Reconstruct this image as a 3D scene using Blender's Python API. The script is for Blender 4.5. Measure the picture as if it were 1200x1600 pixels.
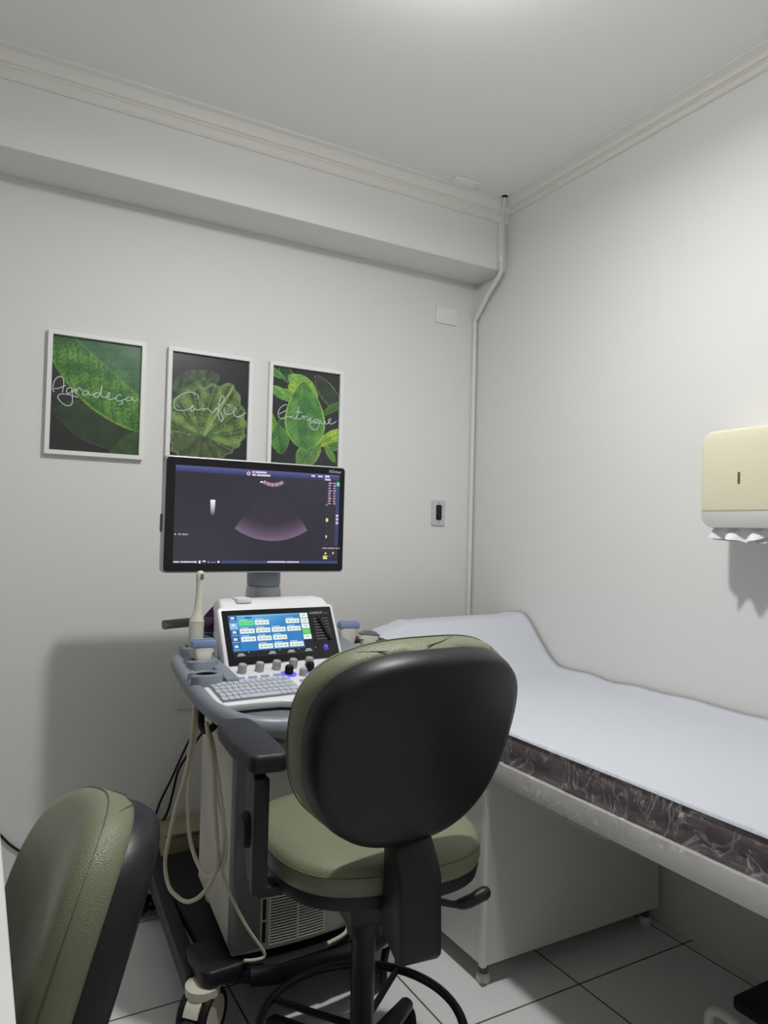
import bpy, bmesh, math, random
from mathutils import Vector, Matrix, noise
for o in list(bpy.data.objects): bpy.data.objects.remove(o, do_unlink=True)
scene = bpy.context.scene
COL = scene.collection
R = math.radians
random.seed(4)

# ---------------------------------------------------------------- camera, light, exposure
cam = bpy.data.cameras.new('camera')
cam_o = bpy.data.objects.new('camera', cam); COL.objects.link(cam_o)
cam.sensor_fit = 'VERTICAL'; cam.sensor_height = 36.0; cam.lens = 25.466
cam.clip_start = 0.02
cam_o.matrix_world = Matrix(((0.8697757, -0.03479103, -0.49221928, -2.0908705),
                             (-0.49277596, -0.00922513, -0.87010732, -2.8334292),
                             (0.02573114, 0.99935203, -0.02516798, 1.3125),
                             (0, 0, 0, 1)))
scene.camera = cam_o
scene.view_settings.view_transform = 'Standard'
scene.view_settings.look = 'None'
scene.view_settings.gamma = 1.0
scene.view_settings.use_curve_mapping = False
scene.view_settings.exposure = -0.03
world = bpy.data.worlds.new('world'); scene.world = world
world.use_nodes = True
world.node_tree.nodes['Background'].inputs[0].default_value = (0.8, 0.85, 1, 1)
world.node_tree.nodes['Background'].inputs[1].default_value = 0.0
LAMP_POWER = 23.0
LAMP_POS = (-1.16, -1.52, 2.70)
ld = bpy.data.lights.new('ceiling_lamp_light', 'AREA')
ld.shape = 'DISK'; ld.size = 0.10; ld.energy = LAMP_POWER; ld.color = (1.0, 0.995, 0.985)
lo = bpy.data.objects.new('ceiling_lamp_light', ld); COL.objects.link(lo)
lo.location = (LAMP_POS[0], LAMP_POS[1], LAMP_POS[2] - 0.048)

# ---------------------------------------------------------------- materials
def lin(c):
    return tuple(((v/255)/12.92 if v/255 <= 0.04045 else ((v/255+0.055)/1.055)**2.4) for v in c)
def mat(name, rgb, rough=0.5, metal=0.0, bump=0.0, bscale=200.0, spec=0.5, var=0.0, vscale=4.0, btype='noise'):
    m = bpy.data.materials.new(name); m.use_nodes = True
    nt = m.node_tree; b = nt.nodes['Principled BSDF']
    c = lin(rgb)
    b.inputs['Base Color'].default_value = (*c, 1)
    b.inputs['Roughness'].default_value = rough
    b.inputs['Metallic'].default_value = metal
    b.inputs['Specular IOR Level'].default_value = spec
    tc = nt.nodes.new('ShaderNodeTexCoord')
    if bump:
        if btype == 'noise':
            t = nt.nodes.new('ShaderNodeTexNoise'); t.inputs['Detail'].default_value = 3
        else:
            t = nt.nodes.new('ShaderNodeTexVoronoi')
        t.inputs['Scale'].default_value = bscale
        nt.links.new(tc.outputs['Object'], t.inputs['Vector'])
        bp = nt.nodes.new('ShaderNodeBump'); bp.inputs['Strength'].default_value = bump
        bp.inputs['Distance'].default_value = 0.002
        nt.links.new(t.outputs[0], bp.inputs['Height'])
        nt.links.new(bp.outputs[0], b.inputs['Normal'])
    if var:
        t2 = nt.nodes.new('ShaderNodeTexNoise'); t2.inputs['Scale'].default_value = vscale
        t2.inputs['Detail'].default_value = 5
        nt.links.new(tc.outputs['Object'], t2.inputs['Vector'])
        mx = nt.nodes.new('ShaderNodeMix'); mx.data_type = 'RGBA'
        mx.inputs['A'].default_value = (*[v*(1-var) for v in c], 1)
        mx.inputs['B'].default_value = (*[min(1, v*(1+var)) for v in c], 1)
        nt.links.new(t2.outputs[0], mx.inputs['Factor'])
        nt.links.new(mx.outputs['Result'], b.inputs['Base Color'])
    return m
def emat(name, rgb, strength=1.0):
    m = bpy.data.materials.new(name); m.use_nodes = True
    b = m.node_tree.nodes['Principled BSDF']
    b.inputs['Base Color'].default_value = (0.01, 0.01, 0.01, 1)
    b.inputs['Emission Color'].default_value = (*lin(rgb), 1)
    b.inputs['Emission Strength'].default_value = strength
    b.inputs['Roughness'].default_value = 0.3
    return m
def attr_mat(name, emission=False, strength=1.0, rough=0.4, spec=0.5):
    m = bpy.data.materials.new(name); m.use_nodes = True
    nt = m.node_tree; b = nt.nodes['Principled BSDF']
    a = nt.nodes.new('ShaderNodeVertexColor'); a.layer_name = 'Col'
    b.inputs['Roughness'].default_value = rough
    b.inputs['Specular IOR Level'].default_value = spec
    if emission:
        b.inputs['Base Color'].default_value = (0.008, 0.008, 0.01, 1)
        nt.links.new(a.outputs[0], b.inputs['Emission Color'])
        b.inputs['Emission Strength'].default_value = strength
    else:
        nt.links.new(a.outputs[0], b.inputs['Base Color'])
    return m
def tile_mat():
    m = bpy.data.materials.new('floor_tile'); m.use_nodes = True
    nt = m.node_tree; N = nt.nodes; L = nt.links; b = N['Principled BSDF']
    tc = N.new('ShaderNodeTexCoord'); sp = N.new('ShaderNodeSeparateXYZ')
    L.new(tc.outputs['Object'], sp.inputs[0])
    outs = []
    for ax, off in ((0, -0.503), (1, -1.258)):
        s = N.new('ShaderNodeMath'); s.operation = 'SUBTRACT'; s.inputs[1].default_value = off
        L.new(sp.outputs[ax], s.inputs[0])
        d = N.new('ShaderNodeMath'); d.operation = 'DIVIDE'; d.inputs[1].default_value = 0.455
        L.new(s.outputs[0], d.inputs[0])
        r = N.new('ShaderNodeMath'); r.operation = 'ROUND'; L.new(d.outputs[0], r.inputs[0])
        e = N.new('ShaderNodeMath'); e.operation = 'SUBTRACT'; L.new(d.outputs[0], e.inputs[0]); L.new(r.outputs[0], e.inputs[1])
        f = N.new('ShaderNodeMath'); f.operation = 'ABSOLUTE'; L.new(e.outputs[0], f.inputs[0])
        g = N.new('ShaderNodeMath'); g.operation = 'LESS_THAN'; g.inputs[1].default_value = 0.0062
        L.new(f.outputs[0], g.inputs[0]); outs.append(g)
    mx = N.new('ShaderNodeMath'); mx.operation = 'MAXIMUM'
    L.new(outs[0].outputs[0], mx.inputs[0]); L.new(outs[1].outputs[0], mx.inputs[1])
    nz = N.new('ShaderNodeTexNoise'); nz.inputs['Scale'].default_value = 5; nz.inputs['Detail'].default_value = 6
    L.new(tc.outputs['Object'], nz.inputs['Vector'])
    tcol = N.new('ShaderNodeMix'); tcol.data_type = 'RGBA'
    tcol.inputs['A'].default_value = (*lin((222, 222, 222)), 1); tcol.inputs['B'].default_value = (*lin((234, 234, 235)), 1)
    L.new(nz.outputs[0], tcol.inputs['Factor'])
    c = N.new('ShaderNodeMix'); c.data_type = 'RGBA'; c.inputs['B'].default_value = (*lin((88, 82, 76)), 1)
    L.new(mx.outputs[0], c.inputs['Factor']); L.new(tcol.outputs['Result'], c.inputs['A'])
    L.new(c.outputs['Result'], b.inputs['Base Color'])
    rr = N.new('ShaderNodeMath'); rr.operation = 'MULTIPLY_ADD'; rr.inputs[1].default_value = 0.5; rr.inputs[2].default_value = 0.22
    L.new(mx.outputs[0], rr.inputs[0]); L.new(rr.outputs[0], b.inputs['Roughness'])
    bp = N.new('ShaderNodeBump'); bp.invert = True; bp.inputs['Strength'].default_value = 0.4; bp.inputs['Distance'].default_value = 0.002
    L.new(mx.outputs[0], bp.inputs['Height']); L.new(bp.outputs[0], b.inputs['Normal'])
    return m
def film_mat():
    m = bpy.data.materials.new('clear_plastic_film'); m.use_nodes = True
    nt = m.node_tree; N = nt.nodes; L = nt.links
    for n in list(N):
        if n.type == 'BSDF_PRINCIPLED': N.remove(n)
    out = [n for n in N if n.type == 'OUTPUT_MATERIAL'][0]
    tr = N.new('ShaderNodeBsdfTransparent'); tr.inputs[0].default_value = (0.95, 0.95, 0.96, 1)
    gl = N.new('ShaderNodeBsdfGlossy'); gl.inputs['Roughness'].default_value = 0.10
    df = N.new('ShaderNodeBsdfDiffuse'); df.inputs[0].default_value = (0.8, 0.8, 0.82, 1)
    tc = N.new('ShaderNodeTexCoord')
    nz = N.new('ShaderNodeTexNoise'); nz.inputs['Scale'].default_value = 17; nz.inputs['Detail'].default_value = 7
    nz.inputs['Distortion'].default_value = 2.2
    L.new(tc.outputs['Object'], nz.inputs['Vector'])
    bp = N.new('ShaderNodeBump'); bp.inputs['Strength'].default_value = 1.0; bp.inputs['Distance'].default_value = 0.028
    L.new(nz.outputs[0], bp.inputs['Height']); L.new(bp.outputs[0], gl.inputs['Normal'])
    lw = N.new('ShaderNodeLayerWeight'); lw.inputs['Blend'].default_value = 0.35
    L.new(bp.outputs[0], lw.inputs['Normal'])
    a = N.new('ShaderNodeMixShader'); b = N.new('ShaderNodeMixShader')
    k = N.new('ShaderNodeMath'); k.operation = 'MULTIPLY_ADD'; k.inputs[1].default_value = 0.28; k.inputs[2].default_value = 0.06
    L.new(lw.outputs['Fresnel'], k.inputs[0])
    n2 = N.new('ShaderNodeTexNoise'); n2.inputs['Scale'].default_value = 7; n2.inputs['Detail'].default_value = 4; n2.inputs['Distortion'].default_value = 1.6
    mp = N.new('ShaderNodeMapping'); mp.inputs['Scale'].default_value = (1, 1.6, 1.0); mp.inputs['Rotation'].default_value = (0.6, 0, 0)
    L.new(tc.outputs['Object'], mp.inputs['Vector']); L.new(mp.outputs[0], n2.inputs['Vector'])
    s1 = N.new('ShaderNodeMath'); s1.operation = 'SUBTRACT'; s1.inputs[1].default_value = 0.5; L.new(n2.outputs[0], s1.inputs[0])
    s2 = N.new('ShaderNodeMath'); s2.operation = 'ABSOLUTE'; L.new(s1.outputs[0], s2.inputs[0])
    s3 = N.new('ShaderNodeMapRange'); s3.inputs[1].default_value = 0.0; s3.inputs[2].default_value = 0.022; s3.inputs[3].default_value = 0.24; s3.inputs[4].default_value = 0.045  # pale streaks along noise ridges: crease highlights painted into the diffuse mix
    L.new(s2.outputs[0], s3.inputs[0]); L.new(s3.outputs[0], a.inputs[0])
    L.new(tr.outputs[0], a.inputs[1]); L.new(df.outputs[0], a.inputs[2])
    L.new(k.outputs[0], b.inputs[0]); L.new(a.outputs[0], b.inputs[1]); L.new(gl.outputs[0], b.inputs[2])
    L.new(b.outputs[0], out.inputs[0])
    return m

M = {}
M['wall'] = mat('wall_paint', (229, 229, 227), 0.55, bump=0.05, bscale=60, spec=0.3)
M['ceil'] = mat('ceiling_paint', (244, 244, 244), 0.7, spec=0.2)
M['cornice'] = mat('plaster_cornice', (230, 229, 224), 0.5, spec=0.3)
M['tile'] = tile_mat()
M['white'] = mat('white_plastic', (228, 229, 232), 0.35)
M['white_lam'] = mat('white_laminate', (222, 220, 214), 0.35, var=0.02)
M['edge'] = mat('white_edge_band', (232, 230, 224), 0.4)
M['frame'] = mat('white_frame_lacquer', (238, 238, 238), 0.4)
M['ivory'] = mat('yellowed_ivory_plastic', (230, 226, 198), 0.3)
M['cardgrey'] = mat('pale_grey_plastic', (205, 206, 204), 0.35)
M['brown'] = mat('brown_window', (120, 88, 62), 0.3)
M['paper'] = mat('white_paper_sheet', (206, 209, 217), 0.8, spec=0.1, bump=0.08, bscale=9)
M['towel'] = mat('white_paper_towel', (238, 238, 242), 0.9, spec=0.1)
M['vinyl'] = mat('brown_vinyl', (70, 46, 52), 0.4, bump=0.35, bscale=14)
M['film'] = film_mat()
M['green'] = mat('olive_green_leatherette', (121, 128, 102), 0.42, bump=0.35, bscale=420, btype='v', spec=0.45)
M['seam'] = mat('dark_green_stitching', (88, 96, 70), 0.6)
M['black'] = mat('black_plastic', (28, 28, 33), 0.42, bump=0.12, bscale=500, spec=0.4)
M['blackrough'] = mat('black_textured_plastic', (38, 38, 44), 0.5, bump=0.25, bscale=350, spec=0.4)
M['blackmetal'] = mat('black_painted_metal', (24, 24, 27), 0.35, spec=0.4)
M['rubber'] = mat('black_rubber', (22, 22, 24), 0.6, spec=0.3)
M['chrome'] = mat('bright_steel', (190, 190, 190), 0.2, 1.0)
M['glossblack'] = mat('glossy_black_glass', (17, 17, 21), 0.16, spec=0.5)
M['silver'] = mat('silver_plastic', (178, 182, 188), 0.35, 0.3)
M['greyblue'] = mat('blue_grey_plastic', (128, 136, 146), 0.38)
M['midgrey'] = mat('mid_grey_plastic', (112, 113, 117), 0.42)
M['darkgrey'] = mat('dark_grey_plastic', (74, 74, 80), 0.45)
M['cart'] = mat('cream_white_cart_plastic', (206, 204, 194), 0.4)
M['cream'] = mat('cream_plastic', (226, 222, 204), 0.4)
M['probe'] = mat('probe_cream_plastic', (214, 213, 200), 0.4)
M['probeblue'] = mat('lilac_blue_lens', (132, 146, 186), 0.4)
M['cable'] = mat('beige_cable', (206, 200, 180), 0.45)
M['key'] = mat('pale_grey_key', (188, 192, 202), 0.45)
M['keybed'] = mat('key_well_grey', (130, 134, 142), 0.5)
M['lilac'] = mat('lilac_backlit_key', (165, 170, 214), 0.4)
M['knobgrey'] = mat('grey_knob', (168, 166, 160), 0.4)
M['purple'] = mat('purple_cloth', (86, 44, 98), 0.85, spec=0.1)
M['beigebox'] = mat('beige_box', (156, 148, 124), 0.5)
M['socket'] = mat('lilac_grey_socket_plate', (206, 206, 216), 0.3)
M['red'] = mat('red_plastic', (150, 30, 24), 0.4)
M['led_green'] = emat('green_led', (90, 220, 150), 0.9)
M['led_blue'] = emat('blue_ring_light', (90, 90, 235), 1.2)
M['lamp'] = emat('lamp_diffuser', (255, 252, 248), 190.0)
M['screen'] = attr_mat('screen_picture', True, 1.0, 0.2, 0.4)
M['print'] = attr_mat('printed_leaf_photo', False, rough=0.3, spec=0.55)
M['letter'] = mat('pale_lettering', (196, 212, 206), 0.5)
M['logo'] = mat('silver_lettering', (190, 192, 196), 0.4)
M['hole'] = mat('dark_hole', (52, 48, 38), 0.9, spec=0.0)
M['tubewhite'] = mat('chipped_white_paint', (196, 194, 186), 0.45, var=0.1, vscale=40)

# ---------------------------------------------------------------- helpers
def obj(name, bm, m, parent=None, loc=None, rot=None, smooth=True, angle=38):
    me = bpy.data.meshes.new(name)
    bmesh.ops.recalc_face_normals(bm, faces=bm.faces[:])
    bm.to_mesh(me); bm.free()
    if smooth and len(me.polygons):
        me.polygons.foreach_set('use_smooth', [True]*len(me.polygons))
        me.set_sharp_from_angle(angle=R(angle))
    for mm in (m if isinstance(m, (list, tuple)) else [m]): me.materials.append(mm)
    o = bpy.data.objects.new(name, me); COL.objects.link(o)
    if parent: o.parent = parent
    if loc: o.location = loc
    if rot: o.rotation_euler = rot
    return o
def tag(o, label, cat, group=None):
    o['label'] = label; o['category'] = cat
    if group: o['group'] = group
    return o
def thing(name, label, cat, loc=(0, 0, 0), rotz=0, group=None):
    o = bpy.data.objects.new(name, None); COL.objects.link(o)
    o.empty_display_size = 0.05
    o.location = loc; o.rotation_euler = (0, 0, rotz)
    return tag(o, label, cat, group)
def struct(o): o['kind'] = 'structure'; return o
def NB(): return bmesh.new()
def merge(bm, b2, M4=None):
    if M4 is not None: bmesh.ops.transform(b2, matrix=M4, verts=b2.verts[:])
    me = bpy.data.meshes.new('tmp'); b2.to_mesh(me); b2.free()
    bm.from_mesh(me); bpy.data.meshes.remove(me); return bm
def box(bm, x0, x1, y0, y1, z0, z1, bev=0.0, seg=2, M4=None):
    b = NB(); bmesh.ops.create_cube(b, size=1)
    for v in b.verts:
        v.co = Vector(((x0+x1)/2+v.co.x*(x1-x0), (y0+y1)/2+v.co.y*(y1-y0), (z0+z1)/2+v.co.z*(z1-z0)))
    if bev: bmesh.ops.bevel(b, geom=b.edges[:], offset=bev, segments=seg, profile=0.5, affect='EDGES')
    return merge(bm, b, M4)
def B(*a, **k): return box(NB(), *a, **k)
def tube(bm, pts, r, n=10, closed=False, cap=True, sx=1.0, sy=1.0, up=None):
    pts = [Vector(p) for p in pts]; N = len(pts)
    rs = r if isinstance(r, (list, tuple)) else [r]*N
    prev = None; rings = []
    for i, p in enumerate(pts):
        if closed: t = pts[(i+1) % N]-pts[i-1]
        else: t = pts[min(i+1, N-1)]-pts[max(i-1, 0)]
        if t.length < 1e-9: t = Vector((0, 0, 1))
        t.normalize()
        if up is not None: a = Vector(up)
        elif prev is None: a = Vector((0, 0, 1)) if abs(t.z) < 0.9 else Vector((1, 0, 0))
        else: a = prev
        u = a-t*a.dot(t); u.normalize(); prev = u
        w = t.cross(u)
        rings.append([bm.verts.new(p+u*(math.cos(2*math.pi*k/n)*rs[i]*sy)+w*(math.sin(2*math.pi*k/n)*rs[i]*sx)) for k in range(n)])
    for i in range(N if closed else N-1):
        a, b = rings[i], rings[(i+1) % N]
        for k in range(n): bm.faces.new((a[k], a[(k+1) % n], b[(k+1) % n], b[k]))
    if cap and not closed:
        bm.faces.new(rings[0]); bm.faces.new(rings[-1])
    return bm
def smooth_path(pts, n=6, closed=False):
    P = [Vector(p) for p in pts]; out = []; N = len(P)
    rng = range(N) if closed else range(N-1)
    for i in rng:
        p0 = P[i-1] if (i > 0 or closed) else P[0]; p1 = P[i]; p2 = P[(i+1) % N]
        p3 = P[(i+2) % N] if (i+2 < N or closed) else P[-1]
        for k in range(n):
            t = k/n
            out.append(0.5*((2*p1)+(p2-p0)*t+(2*p0-5*p1+4*p2-p3)*t*t+(3*p1-p0-3*p2+p3)*t**3))
    if not closed: out.append(P[-1])
    return out
def lathe(bm, prof, n=28, M4=None, cap=True):
    b = NB(); rings = []
    for r, z in prof:
        rings.append([b.verts.new((max(r, 1e-5)*math.cos(2*math.pi*k/n), max(r, 1e-5)*math.sin(2*math.pi*k/n), z)) for k in range(n)])
    for i in range(len(rings)-1):
        for k in range(n): b.faces.new((rings[i][k], rings[i][(k+1) % n], rings[i+1][(k+1) % n], rings[i+1][k]))
    if cap: b.faces.new(rings[0]); b.faces.new(rings[-1])
    bmesh.ops.remove_doubles(b, verts=b.verts[:], dist=1e-6)
    return merge(bm, b, M4)
def prism(bm, poly, h0, h1, axis='z', bev=0.0, M4=None, seg=2):
    b = NB()
    def mk(p, h):
        if axis == 'z': return (p[0], p[1], h)
        if axis == 'x': return (h, p[0], p[1])
        return (p[0], h, p[1])
    a = [b.verts.new(mk(p, h0)) for p in poly]; c = [b.verts.new(mk(p, h1)) for p in poly]
    b.faces.new(a); b.faces.new(c[::-1]); n = len(poly)
    for i in range(n): b.faces.new((a[i], a[(i+1) % n], c[(i+1) % n], c[i]))
    bmesh.ops.recalc_face_normals(b, faces=b.faces[:])
    if bev: bmesh.ops.bevel(b, geom=[e for e in b.edges], offset=bev, segments=seg, profile=0.5, affect='EDGES')
    return merge(bm, b, M4)
def rrect(w, h, r, n=6, cx=0, cy=0):
    out = []
    for sx, sy, a0 in ((1, 1, 0), (-1, 1, 90), (-1, -1, 180), (1, -1, 270)):
        for k in range(n+1):
            a = R(a0+90*k/n)
            out.append((cx+sx*(w/2-r)+r*math.cos(a), cy+sy*(h/2-r)+r*math.sin(a)))
    return out
def T(x, y, z): return Matrix.Translation((x, y, z))
def RX(a): return Matrix.Rotation(R(a), 4, 'X')
def RY(a): return Matrix.Rotation(R(a), 4, 'Y')
def RZ(a): return Matrix.Rotation(R(a), 4, 'Z')
class Pic:
    """coloured picture mesh: quads and polygons with a colour each, in the local xy plane"""
    def __init__(s): s.bm = NB(); s.lay = s.bm.loops.layers.float_color.new('Col')
    def poly(s, pts, col, z=0.0):
        vs = [s.bm.verts.new((p[0], p[1], z)) for p in pts]; f = s.bm.faces.new(vs)
        for i, l in enumerate(f.loops):
            c = col[i] if isinstance(col[0], (list, tuple)) else col
            l[s.lay] = (*lin(c), 1)
        return f
    def rect(s, x0, x1, y0, y1, col, z=0.0): return s.poly([(x0, y0), (x1, y0), (x1, y1), (x0, y1)], col, z)
    def grid(s, x0, x1, y0, y1, nx, ny, fn, z=0.0):
        vs = [[s.bm.verts.new((x0+(x1-x0)*i/nx, y0+(y1-y0)*j/ny, z)) for i in range(nx+1)] for j in range(ny+1)]
        cs = [[(*lin(fn(i/nx, j/ny)), 1) for i in range(nx+1)] for j in range(ny+1)]
        for j in range(ny):
            for i in range(nx):
                f = s.bm.faces.new((vs[j][i], vs[j][i+1], vs[j+1][i+1], vs[j+1][i]))
                for l, c in zip(f.loops, (cs[j][i], cs[j][i+1], cs[j+1][i+1], cs[j+1][i])): l[s.lay] = c
    def build(s, name, m, parent, loc=None, rot=None):
        me = bpy.data.meshes.new(name); s.bm.to_mesh(me); s.bm.free(); me.materials.append(m)
        o = bpy.data.objects.new(name, me); COL.objects.link(o); o.parent = parent
        if loc: o.location = loc
        if rot: o.rotation_euler = rot
        return o
def text(name, body, size, m, parent, loc, rot=None, depth=0.0003, align='LEFT'):
    cu = bpy.data.curves.new(name, 'FONT'); cu.body = body; cu.size = size; cu.extrude = depth; cu.align_x = align
    tmp = bpy.data.objects.new('tmp', cu); COL.objects.link(tmp)
    dg = bpy.context.evaluated_depsgraph_get()
    me = bpy.data.meshes.new_from_object(tmp.evaluated_get(dg)); me.name = name
    bpy.data.objects.remove(tmp); bpy.data.curves.remove(cu)
    me.materials.clear(); me.materials.append(m)
    o = bpy.data.objects.new(name, me); COL.objects.link(o); o.parent = parent; o.location = loc
    if rot: o.rotation_euler = rot
    return o
def dup(o, parent):
    c = o.copy(); COL.objects.link(c); c.parent = parent
    for ch in o.children: dup(ch, c)
    return c

# ---------------------------------------------------------------- room shell
CZ = 2.82; XL = -2.75; YF = -3.75
struct(obj('floor', B(XL-0.1, 0.1, YF-0.1, 0.1, -0.05, 0), M['tile'], smooth=False))
struct(obj('ceiling', B(XL-0.1, 0.1, YF-0.1, 0.1, CZ, CZ+0.05), M['ceil'], smooth=False))
struct(obj('wall_back', B(XL-0.1, 0.1, 0, 0.1, 0, CZ), M['wall'], smooth=False))
struct(obj('wall_right', B(0, 0.1, YF, 0, 0, CZ), M['wall'], smooth=False))
struct(obj('wall_left', B(XL-0.1, XL, YF, 0, 0, CZ), M['wall'], smooth=False))
struct(obj('wall_front', B(XL-0.1, 0.1, YF-0.1, YF, 0, CZ), M['wall'], smooth=False))
BY = -0.218
struct(obj('wall_beam', B(XL, 0, BY, 0, 2.515, CZ, bev=0.003), M['wall'], smooth=False))
# stepped plaster cornice: profile as (distance from wall, drop below ceiling)
CP = [(0, 0), (0.062, 0), (0.062, 0.008), (0.045, 0.014), (0.034, 0.026), (0.028, 0.043), (0.018, 0.047), (0.018, 0.052), (0.012, 0.055), (0.012, 0.083), (0.006, 0.089), (0, 0.089)]
bm = NB(); prism(bm, [(BY-d, CZ-h) for d, h in CP], XL, 0.0, axis='x'); struct(obj('trim_1', bm, M['cornice'], angle=25))
def ycorn(x, s, y0, y1):
    b = NB(); prism(b, [(x+s*d, CZ-h*0.6) for d, h in CP], y0, y1, axis='y'); return b
struct(obj('trim_2', ycorn(0, -1, YF, BY), M['cornice'], angle=25))
struct(obj('trim_3', ycorn(XL, 1, YF, BY), M['cornice'], angle=25))

blocker = struct(obj('bounce_blocker_1', B(XL-0.001, XL+0.035, -2.45, -1.05, 0.0, 2.1, bev=0.003), mat('dark_blocker_brown', (52, 40, 34), 0.5, var=0.2, vscale=6), smooth=False))  # dark slab added out of view to cut light bouncing onto the desk chair
# ceiling lamps (just above the top of the picture, and behind the viewer)
t = thing('ceiling_light', 'round white bulb in a ceiling socket above the exam chair', 'ceiling light', (LAMP_POS[0], LAMP_POS[1], CZ))
b = NB(); prism(b, [(0.055*math.cos(2*math.pi*k/28), 0.055*math.sin(2*math.pi*k/28)) for k in range(28)], -0.03, 0, bev=0.004); obj('socket_base', b, M['frame'], t)
b = NB()
for k0 in range(1):
    prism(b, [(0.022*math.cos(2*math.pi*k/20), 0.022*math.sin(2*math.pi*k/20)) for k in range(20)], -0.085, -0.029)
obj('bulb_neck', b, M['frame'], t)
b = NB(); bmesh.ops.create_uvsphere(b, u_segments=24, v_segments=14, radius=0.038, matrix=Matrix.Translation((0, 0, LAMP_POS[2]-CZ))); obj('bulb', b, M['lamp'], t)

# ---------------------------------------------------------------- small things on walls and ceiling
t = thing('ceiling_cover_plate', 'thin white cover plate on the ceiling near the corner', 'cover plate', (-0.30, -0.29, CZ))
b = NB(); prism(b, rrect(0.125, 0.085, 0.006), -0.007, 0, bev=0.002); obj('plate', b, M['ceil'], t)
t.rotation_euler.z = R(-3)
t = thing('wall_cover_plate', 'blank white cover plate high on the back wall', 'cover plate', (-0.178, 0, 2.334))
b = NB(); prism(b, rrect(0.118, 0.078, 0.004), 0, 0.008, bev=0.002, M4=RX(90)); obj('plate', b, M['frame'], t)
t = thing('wall_socket', 'pale grey wall plate with a dark open socket beside the conduit', 'wall socket', (-0.198, 0, 1.400))
b = NB(); prism(b, rrect(0.072, 0.118, 0.006), 0, 0.009, bev=0.003, M4=RX(90)); obj('plate', b, M['socket'], t)
b = NB(); prism(b, rrect(0.031, 0.072, 0.009), 0.009, 0.0105, M4=T(0, 0, 0.002)@RX(90)); obj('opening', b, M['hole'], t)
b = NB()
for dz, dx in ((0.018, 0.004), (-0.006, -0.003)): tube(b, smooth_path([(dx-0.008, -0.011, dz), (dx, -0.0135, dz+0.006), (dx+0.008, -0.011, dz-0.012)]), 0.0022, 6)
obj('loose_wire', b, mat('dark_red_wire', (96, 44, 40), 0.5), t)
for dz in (0.046, -0.044):
    b = NB(); lathe(b, [(0.003, 0), (0.003, 0.0012), (0, 0.0014)], 10, T(0, -0.009, dz)@RX(90)); obj('screw', b, M['midgrey'], t)
t = thing('low_wall_socket', 'plain white wall plate low on the back wall behind the hanging probe cables', 'wall socket', (-1.345, 0, 0.66))
b = NB(); prism(b, rrect(0.08, 0.12, 0.006), 0, 0.009, bev=0.003, M4=RX(90)); obj('plate', b, M['cornice'], t)

t = thing('cable_conduit', 'white cable conduit bending down the room corner from the ceiling', 'conduit')
b = NB(); box(b, -0.052, -0.026, BY-0.018, BY, 2.545, 2.765, bev=0.002); obj('upper_channel', b, M['cornice'], t)
b = NB(); tube(b, smooth_path([(-0.039, BY-0.012, 2.575), (-0.039, BY-0.015, 2.53), (-0.037, BY-0.004, 2.495), (-0.030, BY+0.09, 2.43), (-0.022, -0.045, 2.36), (-0.017, -0.012, 2.33), (-0.016, -0.011, 2.30)], 5), 0.0115, 10); obj('bend', b, M['cornice'], t)
b = NB(); tube(b, [(-0.016, -0.011, 2.33), (-0.016, -0.011, 0.0)], 0.0105, 12); obj('lower_pipe', b, M['cornice'], t)
b = NB(); lathe(b, [(0.001, -0.004), (0.012, -0.004), (0.014, 0.0)], 18, T(-0.075, BY-0.075, CZ)); obj('ceiling_hole', b, M['hole'], t)
b = NB(); tube(b, [(-0.075, BY-0.075, CZ-0.004), (-0.058, BY-0.05, CZ-0.02), (-0.042, BY-0.014, CZ-0.055)], 0.008, 8); obj('cable_end', b, M['cornice'], t)

# three framed leaf prints ------------------------------------------------------
def leafval(u, v, base, tip, w, nv=9, skew=0.5, pw=0.75, tail=1.0):
    """returns (inside, t along midrib, s signed side, vein strength) for a leaf from base to tip"""
    ax, ay = tip[0]-base[0], tip[1]-base[1]; L2 = ax*ax+ay*ay; L = math.sqrt(L2)
    dx, dy = u-base[0], v-base[1]
    tt = (dx*ax+dy*ay)/L2; s = (dx*ay-dy*ax)/L
    if tt <= 0 or tt >= 1: return None
    pr = w*math.sin(math.pi*tt**tail)**pw
    if pr < 1e-4 or abs(s) > pr: return None
    q = s/pr
    ph = (tt-skew*abs(s)/L*1.0)*nv
    d = abs(ph-round(ph))
    vein = max(0.0, 1-d*7)
    mid = max(0.0, 1-abs(s)/(0.012))
    return q, tt, vein, mid, d
def nz(u, v, s, k=0.0): return noise.noise(Vector((u*s, v*s, k)))
def mixc(a, b, f): f = max(0, min(1, f)); return tuple(a[i]*(1-f)+b[i]*f for i in range(3))
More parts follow.
